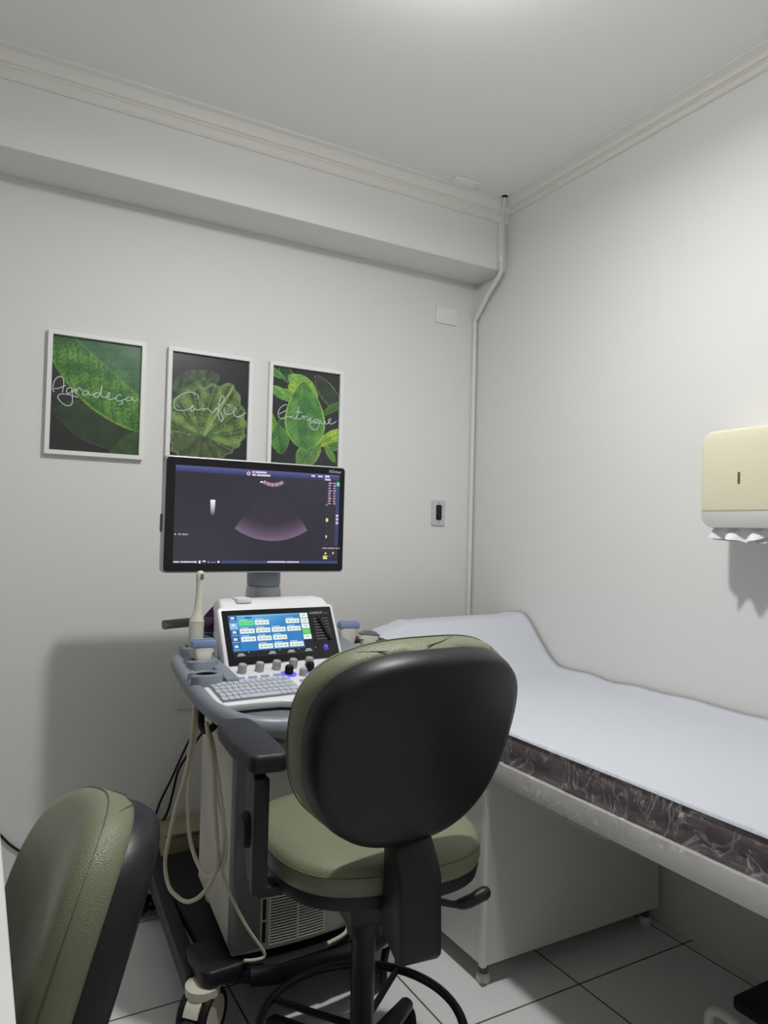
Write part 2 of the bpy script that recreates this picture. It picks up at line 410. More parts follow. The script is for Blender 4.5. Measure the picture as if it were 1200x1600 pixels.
def art1(u, v):
    v = (1-v)*1.33
    c = mixc((40, 42, 40), (30, 31, 31), u)
    r = leafval(u, v, (0.02, 0.86), (1.25, 1.12), 0.28, 8, 0.8)
    if r:
        c = mixc((38, 52, 38), (48, 66, 46), 0.5+nz(u, v, 7)*0.7)
        if abs(r[0]) > 0.95: c = (56, 78, 52)
        c = mixc(c, (34, 42, 34), r[2]*0.4+max(0, u-0.5)*0.8)
    r = leafval(u, v, (0.62, 1.42), (1.3, 1.02), 0.16, 5, 0.8)
    if r: c = mixc((44, 66, 42), (60, 84, 50), 0.5+nz(u, v, 9))
    r = leafval(u, v, (-0.12, -0.28), (1.50, 1.02), 0.50, 13, 1.0, 0.62)
    if r:
        q, tt, vein, mid, d = r
        if q > 0:  # upper right side
            c = mixc((42, 84, 52), (74, 120, 74), 0.45+nz(u, v, 6)*0.7+nz(u, v, 30, 2)*0.45)
            c = mixc(c, (36, 72, 46), vein*0.45)
            c = mixc(c, (34, 66, 44), max(0, 0.25-v)*2.5)
        else:
            c = mixc((48, 92, 42), (98, 142, 58), 0.4+nz(u, v, 7, 1)*0.8+nz(u, v, 34, 3)*0.9)
            c = mixc(c, (36, 72, 34), vein*0.55)
            c = mixc(c, (36, 62, 38), max(0, 0.12-v)*5)
            if q < -0.955: c = mixc(c, (150, 176, 64), min(1, 0.6+nz(u, v, 40)*0.8)*(0.3 if u < 0.25 else 0.85))
        c = mixc(c, (92, 142, 92), mid*0.75)
    return c
def art2(u, v):
    v = (1-v)*1.33
    c = (38, 37, 41)
    for base, tip, w, lo, hi in (((-0.1, 0.62), (0.62, 0.22), 0.20, (40, 54, 40), (74, 96, 66)), ((-0.05, 0.75), (0.42, 0.28), 0.07, (58, 80, 44), (96, 124, 66))):
        r = leafval(u, v, base, tip, w, 8, 0.9)
        if r: c = mixc(lo, hi, 0.45+nz(u, v, 12)*0.9+nz(u, v, 40, 2)*0.4-r[2]*0.35)
    # big round leaf: polar veins from its heart
    cx, cy = 0.43, 1.02
    dx, dy = u-cx, v-cy; rr = math.hypot(dx, dy); an = math.atan2(-dy, dx); ad = math.degrees(an)
    tilt = math.cos(an-R(61))
    TB = ((-180, .42), (-150, .45), (-90, .28), (-45, .36), (-19, .44), (0, .53), (35, .64), (52, .72), (61, .80), (75, .70), (90, .64), (115, .59), (150, .50), (180, .42))
    for (a0, l0), (a1, l1) in zip(TB, TB[1:]):
        if a0 <= ad <= a1: lim = l0+(l1-l0)*(ad-a0)/(a1-a0); break
    lim *= 1+0.03*math.sin(an*23)
    VN = (-140, -100, -62, -28, 4, 31, 61, 88, 112, 140, 172)
    dmin = min(abs(ad-q-rr*14*(1 if q < 61 else -1 if q > 61 else 0)) for q in VN)
    if rr < lim:
        e = rr/lim
        valley = max(0, 1-dmin/7.0)*min(1, e*2.5)
        c = mixc((58, 78, 46), (112, 142, 78), 0.30+0.035*min(dmin, 14)+nz(u, v, 9)*0.8+nz(u, v, 45, 5)*0.6)
        c = mixc(c, (30, 38, 32), valley*0.85)
        if dmin < 1.4+1.5*(1-e): c = mixc(c, (122, 146, 92), 0.55)
        if ad < -25 or ad > 178: c = mixc(c, (52, 54, 48), 0.5)
        ml = abs(dx*math.sin(R(61))+dy*math.cos(R(61)))
        if ml < 0.028 and tilt > 0: c = mixc(c, (140, 168, 98), 0.8*(1-ml/0.028)+0.1)
        if e > 0.94: c = mixc(c, (112, 134, 92), 0.6)
        if nz(u, v, 26, 9) > 0.56: c = mixc(c, (170, 176, 166), 0.55)
    return c
def art3(u, v):
    v = (1-v)*1.33
    c = mixc((34, 40, 40), (44, 42, 46), u)
    L = [((0.62, 0.05), (1.05, 0.52), 0.12, (40, 50, 42), (56, 72, 56)), ((0.1, -0.05), (0.3, 0.22), 0.09, (34, 56, 50), (60, 92, 70)),
         ((-0.1, 0.02), (0.18, 0.16), 0.05, (70, 120, 56), (110, 150, 80)), ((-0.05, 0.27), (0.28, 0.44), 0.07, (66, 124, 56), (124, 172, 84)),
         ((0.15, 0.30), (0.40, 0.42), 0.06, (80, 130, 60), (130, 170, 80)), ((0.05, 0.90), (0.40, 0.66), 0.12, (34, 66, 48), (56, 96, 62)),
         ((-0.05, 0.60), (0.02, 0.94), 0.09, (70, 118, 40), (138, 170, 60)), ((0.1, 0.78), (0.16, 1.18), 0.13, (44, 82, 48), (92, 140, 70)),
         ((0.22, 0.10), (0.68, 0.36), 0.14, (84, 132, 56), (140, 178, 84)), ((0.22, 0.24), (0.45, 0.32), 0.06, (120, 160, 50), (176, 196, 70)),
         ((0.72, 0.60), (1.10, 0.36), 0.05, (48, 84, 46), (80, 122, 66)), ((0.68, 1.02), (1.12, 0.76), 0.09, (110, 150, 50), (170, 196, 76)),
         ((0.62, 1.28), (0.74, 0.98), 0.05, (80, 124, 54), (120, 160, 70)), ((0.80, 1.0), (0.98, 1.24), 0.05, (76, 122, 56), (110, 152, 70)),
         ((0.40, 1.36), (0.66, 0.98), 0.15, (62, 100, 58), (112, 150, 80)), ((0.84, 1.0), (1.1, 1.02), 0.06, (70, 110, 54), (100, 140, 70)),
         ((0.52, 1.08), (0.46, 0.16), 0.30, (52, 100, 54), (98, 146, 72))]
    for i, (base, tip, w, lo, hi) in enumerate(L):
        r = leafval(u, v, base, tip, w, 7 if i < 16 else 13, -0.8 if i == 16 else 0.8, 0.7, 0.75 if i == 16 else 1)
        if r:
            q, tt, vein, mid, d = r
            f = 0.5+nz(u, v, 8, i)*0.7+nz(u, v, 38, i)*0.35-vein*0.45
            if i == 16:
                f += -0.15-0.35*q*(1 if q < 0 else 0.3)
                if q < -0.35 and tt < 0.75: f += 0.0
                if q > 0.4 and tt < 0.75: f += 0.45
            c = mixc(lo, hi, f)
            if abs(q) > 0.93: c = mixc(c, (168, 196, 96), 0.6)
            c = mixc(c, (34, 66, 44), mid*0.45)
    return c
LET = {
'A': [
  [(-1.857,1.775),(-1.862,1.784),(-1.861,1.801),(-1.856,1.819),(-1.845,1.831),(-1.834,1.832),(-1.828,1.821),(-1.827,1.802),(-1.830,1.781),(-1.828,1.777)],
  [(-1.858,1.787),(-1.841,1.791),(-1.824,1.802),(-1.819,1.801)],
  [(-1.800,1.794),(-1.808,1.797),(-1.815,1.791),(-1.817,1.781),(-1.810,1.775),(-1.801,1.783),(-1.798,1.793),(-1.798,1.778),(-1.796,1.747),(-1.802,1.734),(-1.817,1.731),(-1.833,1.741),(-1.844,1.755),(-1.843,1.766),(-1.831,1.771),(-1.812,1.771),(-1.792,1.768),(-1.779,1.764)],
  [(-1.796,1.781),(-1.787,1.796),(-1.786,1.779),(-1.783,1.788),(-1.776,1.798),(-1.769,1.797),(-1.766,1.789)],
  [(-1.743,1.789),(-1.754,1.792),(-1.762,1.784),(-1.762,1.775),(-1.754,1.775),(-1.746,1.784),(-1.743,1.788),(-1.743,1.781),(-1.736,1.779),(-1.723,1.781)],
  [(-1.705,1.787),(-1.715,1.789),(-1.723,1.781),(-1.721,1.772),(-1.711,1.775),(-1.703,1.789),(-1.699,1.816),(-1.700,1.796),(-1.700,1.779),(-1.691,1.776),(-1.685,1.775),(-1.672,1.782),(-1.669,1.791),(-1.674,1.794),(-1.678,1.786),(-1.679,1.776),(-1.671,1.768),(-1.659,1.772),(-1.649,1.777)],
  [(-1.628,1.787),(-1.636,1.791),(-1.646,1.783),(-1.648,1.772),(-1.641,1.766),(-1.629,1.769),(-1.610,1.780)],
  [(-1.631,1.768),(-1.624,1.763),(-1.630,1.756),(-1.637,1.753)],
  [(-1.592,1.784),(-1.602,1.786),(-1.610,1.780),(-1.611,1.771),(-1.602,1.772),(-1.593,1.778),(-1.588,1.786),(-1.588,1.777),(-1.581,1.774),(-1.569,1.781)]],
'C': [
  [(-1.345,1.808),(-1.343,1.819),(-1.356,1.828),(-1.381,1.830),(-1.409,1.817),(-1.431,1.796),(-1.436,1.777),(-1.431,1.762),(-1.416,1.755),(-1.394,1.758),(-1.373,1.768),(-1.359,1.779),(-1.368,1.775),(-1.371,1.765),(-1.368,1.758),(-1.360,1.759),(-1.357,1.768),(-1.362,1.776),(-1.354,1.767),(-1.342,1.765),(-1.332,1.768),(-1.324,1.773),(-1.320,1.771),(-1.319,1.766),(-1.313,1.772),(-1.306,1.775),(-1.297,1.768),(-1.288,1.761),(-1.278,1.764),(-1.272,1.773),(-1.259,1.787),(-1.242,1.811),(-1.240,1.826),(-1.246,1.830),(-1.254,1.819),(-1.260,1.793),(-1.262,1.774),(-1.260,1.748),(-1.253,1.733),(-1.245,1.728),(-1.242,1.741),(-1.249,1.759),(-1.259,1.771),(-1.269,1.779),(-1.275,1.772)],
  [(-1.237,1.786),(-1.238,1.773),(-1.233,1.761),(-1.221,1.759),(-1.210,1.763),(-1.197,1.773),(-1.187,1.785),(-1.191,1.789),(-1.199,1.784),(-1.200,1.767),(-1.191,1.755),(-1.176,1.755),(-1.160,1.763),(-1.147,1.774)],
  [(-1.231,1.798),(-1.214,1.796)]],
'E': [
  [(-0.971,1.824),(-0.983,1.823),(-1.000,1.810),(-1.009,1.790),(-1.007,1.772),(-0.996,1.764),(-0.980,1.769),(-0.964,1.777),(-0.956,1.777),(-0.954,1.771),(-0.950,1.778),(-0.945,1.777),(-0.938,1.769),(-0.930,1.774),(-0.921,1.796),(-0.917,1.827),(-0.921,1.799),(-0.926,1.780),(-0.922,1.770),(-0.912,1.771),(-0.904,1.776),(-0.897,1.787),(-0.894,1.772),(-0.890,1.784),(-0.883,1.787),(-0.880,1.782)],
  [(-0.884,1.771),(-0.876,1.770),(-0.865,1.774),(-0.861,1.779),(-0.868,1.779),(-0.871,1.772),(-0.868,1.766),(-0.858,1.767),(-0.845,1.772)],
  [(-1.006,1.783),(-0.987,1.794),(-0.976,1.801)],
  [(-0.929,1.800),(-0.902,1.799)],
  [(-0.828,1.778),(-0.838,1.778),(-0.845,1.772),(-0.843,1.766),(-0.833,1.767),(-0.825,1.777),(-0.822,1.763),(-0.827,1.744),(-0.838,1.732),(-0.855,1.735),(-0.868,1.748),(-0.867,1.757),(-0.853,1.762),(-0.833,1.761),(-0.818,1.765)],
  [(-0.816,1.776),(-0.816,1.767),(-0.811,1.761),(-0.802,1.763),(-0.796,1.774),(-0.795,1.764),(-0.787,1.762),(-0.777,1.769),(-0.769,1.782),(-0.774,1.786),(-0.780,1.778),(-0.777,1.767),(-0.767,1.764),(-0.753,1.770),(-0.741,1.779)]]}
def picture(xc, art, key, label):
    w, h, d, bw = 0.338, 0.444, 0.022, 0.016
    zc = 1.775
    t = thing('framed_print', label, 'picture', (xc, 0, zc), 0, 'framed leaf prints on the back wall')
    b = NB()
    for x0, x1, z0, z1 in ((-w/2, w/2, h/2-bw, h/2), (-w/2, w/2, -h/2, -h/2+bw), (-w/2, -w/2+bw, -h/2+bw, h/2-bw), (w/2-bw, w/2, -h/2+bw, h/2-bw)):
        box(b, x0, x1, -d, 0, z0, z1, bev=0.001, seg=1)
    obj('frame', b, M['frame'], t, smooth=False)
    p = Pic(); iw, ih = w-2*bw, h-2*bw
    p.grid(-iw/2, iw/2, -ih/2, ih/2, 120, 160, lambda u, v: tuple(min(255, 1.12*q+5) for q in art(u, v)))  # gain and lift paint the veil of glass reflections into the print colours
    pr = p.build('leaf_print', M['print'], t, (0, -0.010, 0), (R(90), 0, 0))
    b = NB()
    for st in LET[key]:
        pts = smooth_path([(x-xc, z-zc, 0.0006) for x, z in st], 4)
        tube(b, pts, 0.0019, 6, sx=1.0, sy=0.25, up=(0, 0, 1))
    obj('lettering', b, M['letter'], pr)
    return t
picture(-1.715, art1, 'A', 'white framed print of one large bright green leaf, left of the three')
picture(-1.295, art2, 'C', 'white framed print of a dark round dewy leaf, middle of the three')
picture(-0.886, art3, 'E', 'white framed print of many yellow green leaves, right of the three')

# paper towel dispenser on the right wall -----------------------------------------
t = thing('paper_towel_dispenser', 'yellowed ivory paper towel dispenser on the right wall', 'towel dispenser', (0, -1.517, 1.345))
D = 0.17
RR = rrect(0.255, 0.291, 0.042, 8, 0, 0.1455)
cov = [p_ for p_ in RR if p_[1] > 0.1455]; cov = cov+[(-0.1275, 0.046), (0.1275, 0.046)]
tra = [p_ for p_ in RR if p_[1] < 0.1455]; tra = tra+[(0.1275, 0.056), (-0.1275, 0.056)]
b = NB(); prism(b, cov, 0.004, D, M4=RZ(-90)@RX(90)@Matrix.Identity(4), bev=0.010, seg=3)
obj('cover', b, M['ivory'], t)
b = NB(); prism(b, tra, 0.0, D-0.003, M4=RZ(-90)@RX(90), bev=0.004, seg=2)
obj('lower_tray', b, M['cardgrey'], t)
b = NB(); prism(b, rrect(0.008, 0.036, 0.004, 5, 0.0, 0.145), D-0.002, D+0.0006, M4=RZ(-90)@RX(90))
obj('level_window', b, M['brown'], t)
# folded towels poking out below
b = NB()
rnd = random.Random(2)
for k in range(3):
    nx, ny = 24, 4
    vs = []
    for j in range(ny+1):
        row = []
        for i in range(nx+1):
            y = -1.418-0.215*i/nx
            dz = 0.010*math.sin(i*0.55+k*1.7)*(j/ny)+0.006*math.sin(i*1.3+k)
            row.append(b.verts.new((-0.100-0.020*k-0.016*j/ny*(1+math.sin(i*0.8+k)), y, 1.347-0.036*(j/ny)*(1.0+0.15*math.sin(i*0.35+k*2))+dz*0.25)))
        vs.append(row)
    for j in range(ny):
        for i in range(nx): b.faces.new((vs[j][i], vs[j][i+1], vs[j+1][i+1], vs[j+1][i]))
tag(obj('paper_towel', b, M['towel'], angle=80), 'white crinkled paper towels poking out below the ivory dispenser', 'paper towel')

# ---------------------------------------------------------------- exam bed
EX = -0.785
t = thing('exam_bed', 'white laminate exam bed top along the right wall', 'exam bed', (0, 0, 0))
obj('top_board', B(EX+0.018, -0.002, -2.35, -0.275, 0.612, 0.664, bev=0.001, seg=1), M['white_lam'], t, smooth=False)
obj('front_rail', B(EX, EX+0.018, -2.35, -0.275, 0.610, 0.667, bev=0.0025), M['edge'], t)
obj('leg', B(EX+0.03, -0.03, -2.33, -2.30, 0.0, 0.612, bev=0.001, seg=1), M['white_lam'], t, smooth=False)
t = thing('bed_cabinet', 'white laminate cabinet on small feet under the exam bed', 'cabinet', (0, 0, 0))
obj('body', B(-0.772, -0.03, -1.147, -0.29, 0.062, 0.6105, bev=0.0015, seg=1), M['white_lam'], t, smooth=False)
obj('edge_strip', B(-0.776, -0.760, -1.150, -1.132, 0.060, 0.6095, bev=0.001, seg=1), M['edge'], t, smooth=False)
for x, y in ((-0.745, -1.115), (-0.06, -1.115), (-0.745, -0.33), (-0.06, -0.33)):
    b = NB(); lathe(b, [(0.014, 0.02), (0.014, 0.062)], 14, T(x, y, 0)); f = obj('foot', b, M['darkgrey'], t)
    b = NB(); lathe(b, [(0.019, 0), (0.021, 0.004), (0.021, 0.02), (0.016, 0.027)], 16, T(x, y, 0)); obj('foot_cap', b, M['cardgrey'], f)

def mat_top(x, y):
    """height of the mattress top at x, y (wedge pillow at the head end)"""
    z = 0.750+0.014*(x+0.765)/0.765
    if y > -0.64:
        t_ = min(1, (y+0.64)/0.26); s_ = t_*t_*(3-2*t_)
        z += 0.19*s_*(1.0-0.12*max(0, (-x-0.5)/0.26))
    return z
b = NB(); nx, ny = 16, 150
ring = []
for j in range(ny+1):
    y = -2.32+(2.32-0.305)*j/ny
    row = []
    def wob(x, z, k): return 0.004*noise.noise(Vector((y*7, z*20, k)))
    yy = y; hd = max(0, min(1, (y+0.62)/0.3))
    sec = []
    zt0 = mat_top(-0.765, y)
    for f in (0.0, 0.25, 0.5, 0.75): sec.append((-0.772+0.06*hd+wob(0, f, 1)*1.6+0.006*math.sin(f*3.1)*-1, 0.668+(zt0-0.012-0.668)*f))
    for i in range(nx+1):
        x = -0.765+0.06*hd+(0.757-0.06*hd)*i/nx
        sec.append((x, mat_top(x, y)-(0.008 if i in (0, nx) else 0)+wob(x, x, 5)*0.4))
    sec.append((-0.006, 0.668))
    ring.append([b.verts.new((x, yy, z)) for x, z in sec])
for j in range(ny):
    a, c = ring[j], ring[j+1]; n = len(a)
    for i in range(n): b.faces.new((a[i], a[(i+1) % n], c[(i+1) % n], c[i]))
b.faces.new(ring[0]); b.faces.new(ring[-1])
tag(obj('mattress', b, M['vinyl'], angle=80), 'dark brown vinyl mattress with raised head end on the exam bed', 'mattress')

# paper sheet over the mattress: rows across (x), columns along (y)
b = NB(); nx, ny = 40, 130; vs = []
for j in range(ny+1):
    y = -2.31+(2.31-0.283)*j/ny; row = []
    head = max(0, min(1, (y+0.62)/0.3))
    e0 = -0.770+0.006*noise.noise(Vector((y*3, 1, 0)))+0.048*head
    for i in range(nx+1):
        f = i/nx
        x = e0+(-0.012-e0)*f
        z = mat_top(x, y)+0.0035
        z += 0.003*noise.noise(Vector((x*4, y*4, 3)))*(0.3+head)
        # crumpled, slightly lifted edge along the wall
        w = max(0, (f-0.94)/0.06)
        z += w*(0.010+0.014*noise.noise(Vector((y*6, 0, 7))))
        # front edge curls down a little; at the head the sheet stands proud of the wedge
        q = max(0, (0.05-f)/0.05)
        z -= q*0.004
        if head > 0:
            qq = max(0, (0.16-f)/0.16)
            z -= head*qq*qq*0.012
            z += head*0.010*math.exp(-((f-0.20)/0.05)**2)
            yy = y-head*0.02*max(0, (0.45-f)/0.45)
        else: yy = y
        row.append(b.verts.new((x, yy, z)))
    vs.append(row)
for j in range(ny):
    for i in range(nx): b.faces.new((vs[j][i], vs[j][i+1], vs[j+1][i+1], vs[j+1][i]))
so = obj('paper_sheet', b, M['paper'], angle=80)
md = so.modifiers.new('thickness', 'SOLIDIFY'); md.thickness = 0.0012; md.offset = 1
tag(so, 'white disposable paper sheet spread over the brown mattress', 'bed sheet')

# clear plastic film draped over the front of the bed
b = NB(); ny, nk = 120, 16; vs = []
for j in range(ny+1):
    y = -2.3+1.32*j/ny; row = []
    lift = max(0, min(1, (-1.62-y)/0.35))
    low = 0.622+0.010*noise.noise(Vector((y*9, 0, 2)))+lift*0.045+0.012*math.sin(y*5.0)
    for k in range(nk+1):
        f = k/nk
        if f < 0.5:
            g = f/0.5; x = -0.768-0.010*g; z = 0.760-(0.760-0.679)*g
        else:
            g = (f-0.5)/0.5; x = -0.788-0.006*g-lift*0.01; z = 0.679-(0.679-low)*g
            if lift > 0: z = 0.679+(low-0.679)*g*(1-lift)
        n1 = noise.noise(Vector((y*11, f*5, 4))); n2 = noise.noise(Vector((y*30, f*10, 8)))
        x -= 0.004+0.0045*(n1+0.6)+0.0025*n2
        row.append(b.verts.new((x, y, z+0.002*n2)))
    vs.append(row)
for j in range(ny):
    for k in range(nk): b.faces.new((vs[j][k], vs[j][k+1], vs[j+1][k+1], vs[j+1][k]))
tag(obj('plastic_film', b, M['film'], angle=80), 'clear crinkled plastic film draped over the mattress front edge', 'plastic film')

# ---------------------------------------------------------------- swivel chairs
def outline(th, a, bb, n=2.6, taper=0.08):
    c, s = math.cos(th), math.sin(th)
    x = a*math.copysign(abs(c)**(2/n), c); z = bb*math.copysign(abs(s)**(2/n), s)
    return x*(1+taper*z/bb), z
def pad_rings(bm, prof, a, bb, n=2.6, taper=0.10, curve=0.6, seg=72, vcurve=0.25, close0=True, close1=True):
    """stack of rounded-square rings (scale, depth); x across, z up, depth along +y, sides curved forward"""
    rings = []
    for sc, d in prof:
        r = []
        for k in range(seg):
            x, z = outline(2*math.pi*k/seg, a*max(sc, 0.001), bb*max(sc, 0.001), n, taper)
            r.append(bm.verts.new((x, d+curve*x*x+vcurve*z*abs(z)*-0.4, z)))
        rings.append(r)
    for i in range(len(rings)-1):
        for k in range(seg): bm.faces.new((rings[i][k], rings[i][(k+1) % seg], rings[i+1][(k+1) % seg], rings[i+1][k]))
    if close0: bm.faces.new(rings[0])
    if close1: bm.faces.new(rings[-1])
    return bm
def pad_point(x, z, d, curve=0.6, vcurve=0.25): return (x, d+curve*x*x-0.4*vcurve*z*abs(z), z)
def caster_bm(b, x, y, ang, r=0.026):
    Mx = T(x, y, r)@RZ(ang)@RX(90)
    lathe(b, [(0.006, -0.022), (r-0.004, -0.021), (r, -0.017), (r, -0.006), (r-0.005, -0.004), (r-0.005, 0.004), (r, 0.006), (r, 0.017), (r-0.004, 0.021), (0.006, 0.022)], 22, Mx)
def chair(label, loc, yaw, seat_z, back_z, back_w, back_h, recline, ring_r, arm, leg_rot, back_dy=0.0, back_dx=0.0, roll=0.0, back_yaw=0.0):
    """faces +y in its own frame"""
    t = thing('swivel_chair', label, 'chair', (loc[0], loc[1], 0), R(yaw))
    # seat
    b = NB(); prof = [(0.90, 0.0), (0.97, 0.008), (0.985, 0.026), (0.97, 0.036), (0, 0.036)]
    pad_rings(b, prof, 0.240, 0.232, 3.0, 0.05, 0, vcurve=0)
    bmesh.ops.transform(b, matrix=T(0, 0, seat_z-0.095)@RX(90)@Matrix.Scale(-1, 4, (0, 0, 1)), verts=b.verts[:])
    bmesh.ops.transform(b, matrix=Matrix.Identity(4), verts=b.verts[:])
    obj('seat_shell', b, M['blackrough'], t, angle=50)
    b = NB(); prof = [(0.95, 0.032), (0.985, 0.036), (1.0, 0.050), (0.998, 0.068), (0.975, 0.082), (0.93, 0.090), (0.8, 0.096), (0.5, 0.096), (0, 0.094)]
    pad_rings(b, prof, 0.240, 0.232, 3.0, 0.05, 0, vcurve=0)
    bmesh.ops.transform(b, matrix=T(0, 0, seat_z-0.095)@RX(90)@Matrix.Scale(-1, 4, (0, 0, 1)), verts=b.verts[:])
    st = obj('seat', b, M['green'], t, angle=60)
    b = NB(); pts = []
    for k in range(72):
        x, z = outline(2*math.pi*k/72, 0.240*0.992, 0.232*0.992, 3.0, 0.05); pts.append((x, -z if False else z, seat_z-0.0225))
    tube(b, pts, 0.0016, 6, closed=True); obj('seam', b, M['seam'], st)
    # backrest
    yb = -0.265+back_dy
    Mb = T(back_dx, yb, back_z)@RZ(back_yaw)@RY(roll)@RX(recline)
    a, h = back_w/2, back_h/2
    bs = NB(); pad_rings(bs, [(0.0, -0.034), (0.86, -0.034), (0.93, -0.032), (0.965, -0.026), (0.99, -0.010), (1.0, 0.010), (0.995, 0.016), (0.90, 0.020)], a, h, curve=0.55)
    bmesh.ops.transform(bs, matrix=Mb, verts=bs.verts[:])
    bk = obj('backrest_shell', bs, M['black'], t, angle=50)
    bc = NB(); pad_rings(bc, [(0.90, 0.012), (0.99, 0.014), (1.018, 0.026), (1.028, 0.044), (1.018, 0.062), (0.98, 0.078), (0.90, 0.087), (0.6, 0.093), (0, 0.094)], a, h, curve=0.55)
    bmesh.ops.transform(bc, matrix=Mb, verts=bc.verts[:])
    cu = obj('backrest_cushion', bc, M['green'], t, angle=60)
    bz = NB()
    def onrim(th, sc, d):
        x, z = outline(th, a*sc, h*sc); return Mb@Vector(pad_point(x, z, d, 0.55))
    arc = [onrim(R(a0), 1.0285, 0.042) for a0 in range(-70, 251, 4)]
    # curved seams: one round the front edge, short darts over the top corners
    tube(bz, [onrim(R(a0), 1.0248, 0.0590) for a0 in range(-180, 180, 3)], 0.0012, 6, closed=True)
    for a0, a1 in ((128, 108), (78, 92), (52, 58)):
        tube(bz, [onrim(R(a0+(a1-a0)*k/8), 1.027-0.006*abs(k-4)/4, 0.060-0.040*k/8) for k in range(9)], 0.0011, 6)
    obj('seam', bz, M['seam'], cu)
    # spine cover, mechanism, column
    zb = back_z-h
    bsn = NB()
    prism(bsn, [(yb+0.045, back_z-0.08), (yb+0.045, zb+0.03), (yb+0.012, zb-0.005), (yb-0.014, zb-0.04), (yb-0.022, seat_z-0.135), (yb-0.006, seat_z-0.150), (yb+0.085, seat_z-0.115), (yb+0.07, seat_z-0.02), (yb+0.075, zb+0.06), (yb+0.065, back_z-0.08)], -0.043, 0.043, axis='x', bev=0.007)
    bmesh.ops.transform(bsn, matrix=T(back_dx*1.0, 0, 0), verts=bsn.verts[:])
    sp = obj('spine_cover', bsn, M['black'], t)
    bt = NB(); tube(bt, [(0.040+back_dx*1.0, yb+0.005, seat_z-0.022), (0.0475+back_dx*1.0, yb+0.005, seat_z-0.022)], 0.007, 10); obj('tag_dot', bt, M['red'], sp)
    bq = NB(); box(bq, -0.085, 0.085, -0.13, 0.12, seat_z-0.175, seat_z-0.094, bev=0.01); box(bq, -0.03, 0.03, yb+0.02, -0.10, seat_z-0.135, seat_z-0.11, bev=0.006)
    me = obj('tilt_mechanism', bq, M['blackmetal'], t)
    bq = NB(); lathe(bq, [(0.0, 0.012), (0.007, 0.011), (0.009, 0.006), (0.009, 0.0)], 14, T(0.010, -0.135, seat_z-0.118)@RX(90)); obj('bolt', bq, M['chrome'], me)
    bq = NB(); tube(bq, smooth_path([(0.05, -0.06, seat_z-0.162), (0.14, -0.075, seat_z-0.178), (0.19, -0.08, seat_z-0.192), (0.225, -0.083, seat_z-0.190), (0.26, -0.085, seat_z-0.178), (0.275, -0.086, seat_z-0.180)], 5), [0.008]*11+[0.011, 0.0125, 0.0135, 0.014, 0.0145, 0.014, 0.0145, 0.015, 0.015, 0.0155, 0.0155, 0.015, 0.012, 0.010, 0.006][:15], 10); obj('height_lever', bq, M['black'], me)
    bq = NB(); lathe(bq, [(0.039, seat_z-0.255), (0.040, seat_z-0.145)], 20); lathe(bq, [(0.027, 0.11), (0.027, seat_z-0.25)], 20); obj('gas_column', bq, M['blackmetal'], t)
    # star base
    for k in range(5):
        ang = leg_rot+72*k; bl = NB()
        tube(bl, [(0.02, 0, 0.105), (0.10, 0, 0.100), (0.20, 0, 0.084), (0.295, 0, 0.068), (0.315, 0, 0.060)], [0.034, 0.032, 0.027, 0.022, 0.012], 10, sx=0.9, sy=0.8)
        bmesh.ops.transform(bl, matrix=RZ(ang), verts=bl.verts[:])
        lg = obj('base_leg', bl, M['black'], t)
        bl = NB(); caster_bm(bl, 0.30*math.cos(R(ang)), 0.30*math.sin(R(ang)), ang+35); obj('caster', bl, M['rubber'], lg)
    bl = NB(); lathe(bl, [(0.04, 0.075), (0.046, 0.085), (0.046, 0.125), (0.034, 0.14)], 22); obj('base_hub', bl, M['black'], t)
    if ring_r:
        bl = NB(); zr = 0.193
        tube(bl, [(ring_r*math.cos(2*math.pi*k/56), ring_r*math.sin(2*math.pi*k/56), zr) for k in range(56)], 0.0105, 10, closed=True)
        rg = obj('foot_ring', bl, M['blackmetal'], t)
        bl = NB()
        for k in range(4):
            an = R(45+90*k); tube(bl, [(0.026*math.cos(an), 0.026*math.sin(an), 0.19), (0.12*math.cos(an), 0.12*math.sin(an), 0.191), (ring_r*math.cos(an), ring_r*math.sin(an), zr)], 0.008, 8)
        obj('ring_spoke', bl, M['blackmetal'], rg)
    if arm:
        for sx in ((-1, 1) if arm == 2 else (-1,)):
            ba = NB(); xa = sx*0.272
            prism(ba, [(-0.095, seat_z-0.07), (-0.10, seat_z+0.14), (-0.07, seat_z+0.165), (-0.02, seat_z+0.165), (-0.012, seat_z+0.10), (-0.02, seat_z-0.02), (-0.05, seat_z-0.07)], xa-0.013, xa+0.013, axis='x', bev=0.005)
            box(ba, xa-0.016, xa+0.016, -0.106, -0.082, seat_z-0.08, seat_z+0.15, bev=0.004)
            box(ba, min(xa, xa-sx*0.20), max(xa, xa-sx*0.20), -0.085, -0.035, seat_z-0.098, seat_z-0.078, bev=0.004)
            ar = obj('arm_upright', ba, M['black'], t)
            ba = NB(); lathe(ba, [(0.0, 0.015), (0.03, 0.014), (0.036, 0.006), (0.036, 0)], 18, T(xa+sx*0.012, -0.045, seat_z+0.03)@RY(90*sx)); obj('arm_knob', ba, M['rubber'], ar)
            ba = NB(); prism(ba, [(xa+x, y) for x, y in ((-0.040, 0.165), (-0.046, 0.12), (-0.044, -0.02), (-0.030, -0.115), (-0.02, -0.127), (0.040, -0.127), (0.048, -0.118), (0.050, -0.04), (0.043, 0.12), (0.036, 0.165), (0.02, 0.175), (-0.025, 0.175))], seat_z+0.165, seat_z+0.203, bev=0.009, seg=3)
            obj('arm_pad', ba, M['blackrough'], t)
    return t
chair('green and black swivel chair with one armrest and foot ring facing the ultrasound machine', (-1.29, -1.375), -6, 0.66, 0.907, 0.464, 0.390, 15, 0.232, 1, 44, roll=0, back_yaw=10, back_dy=-0.045, back_dx=-0.022)
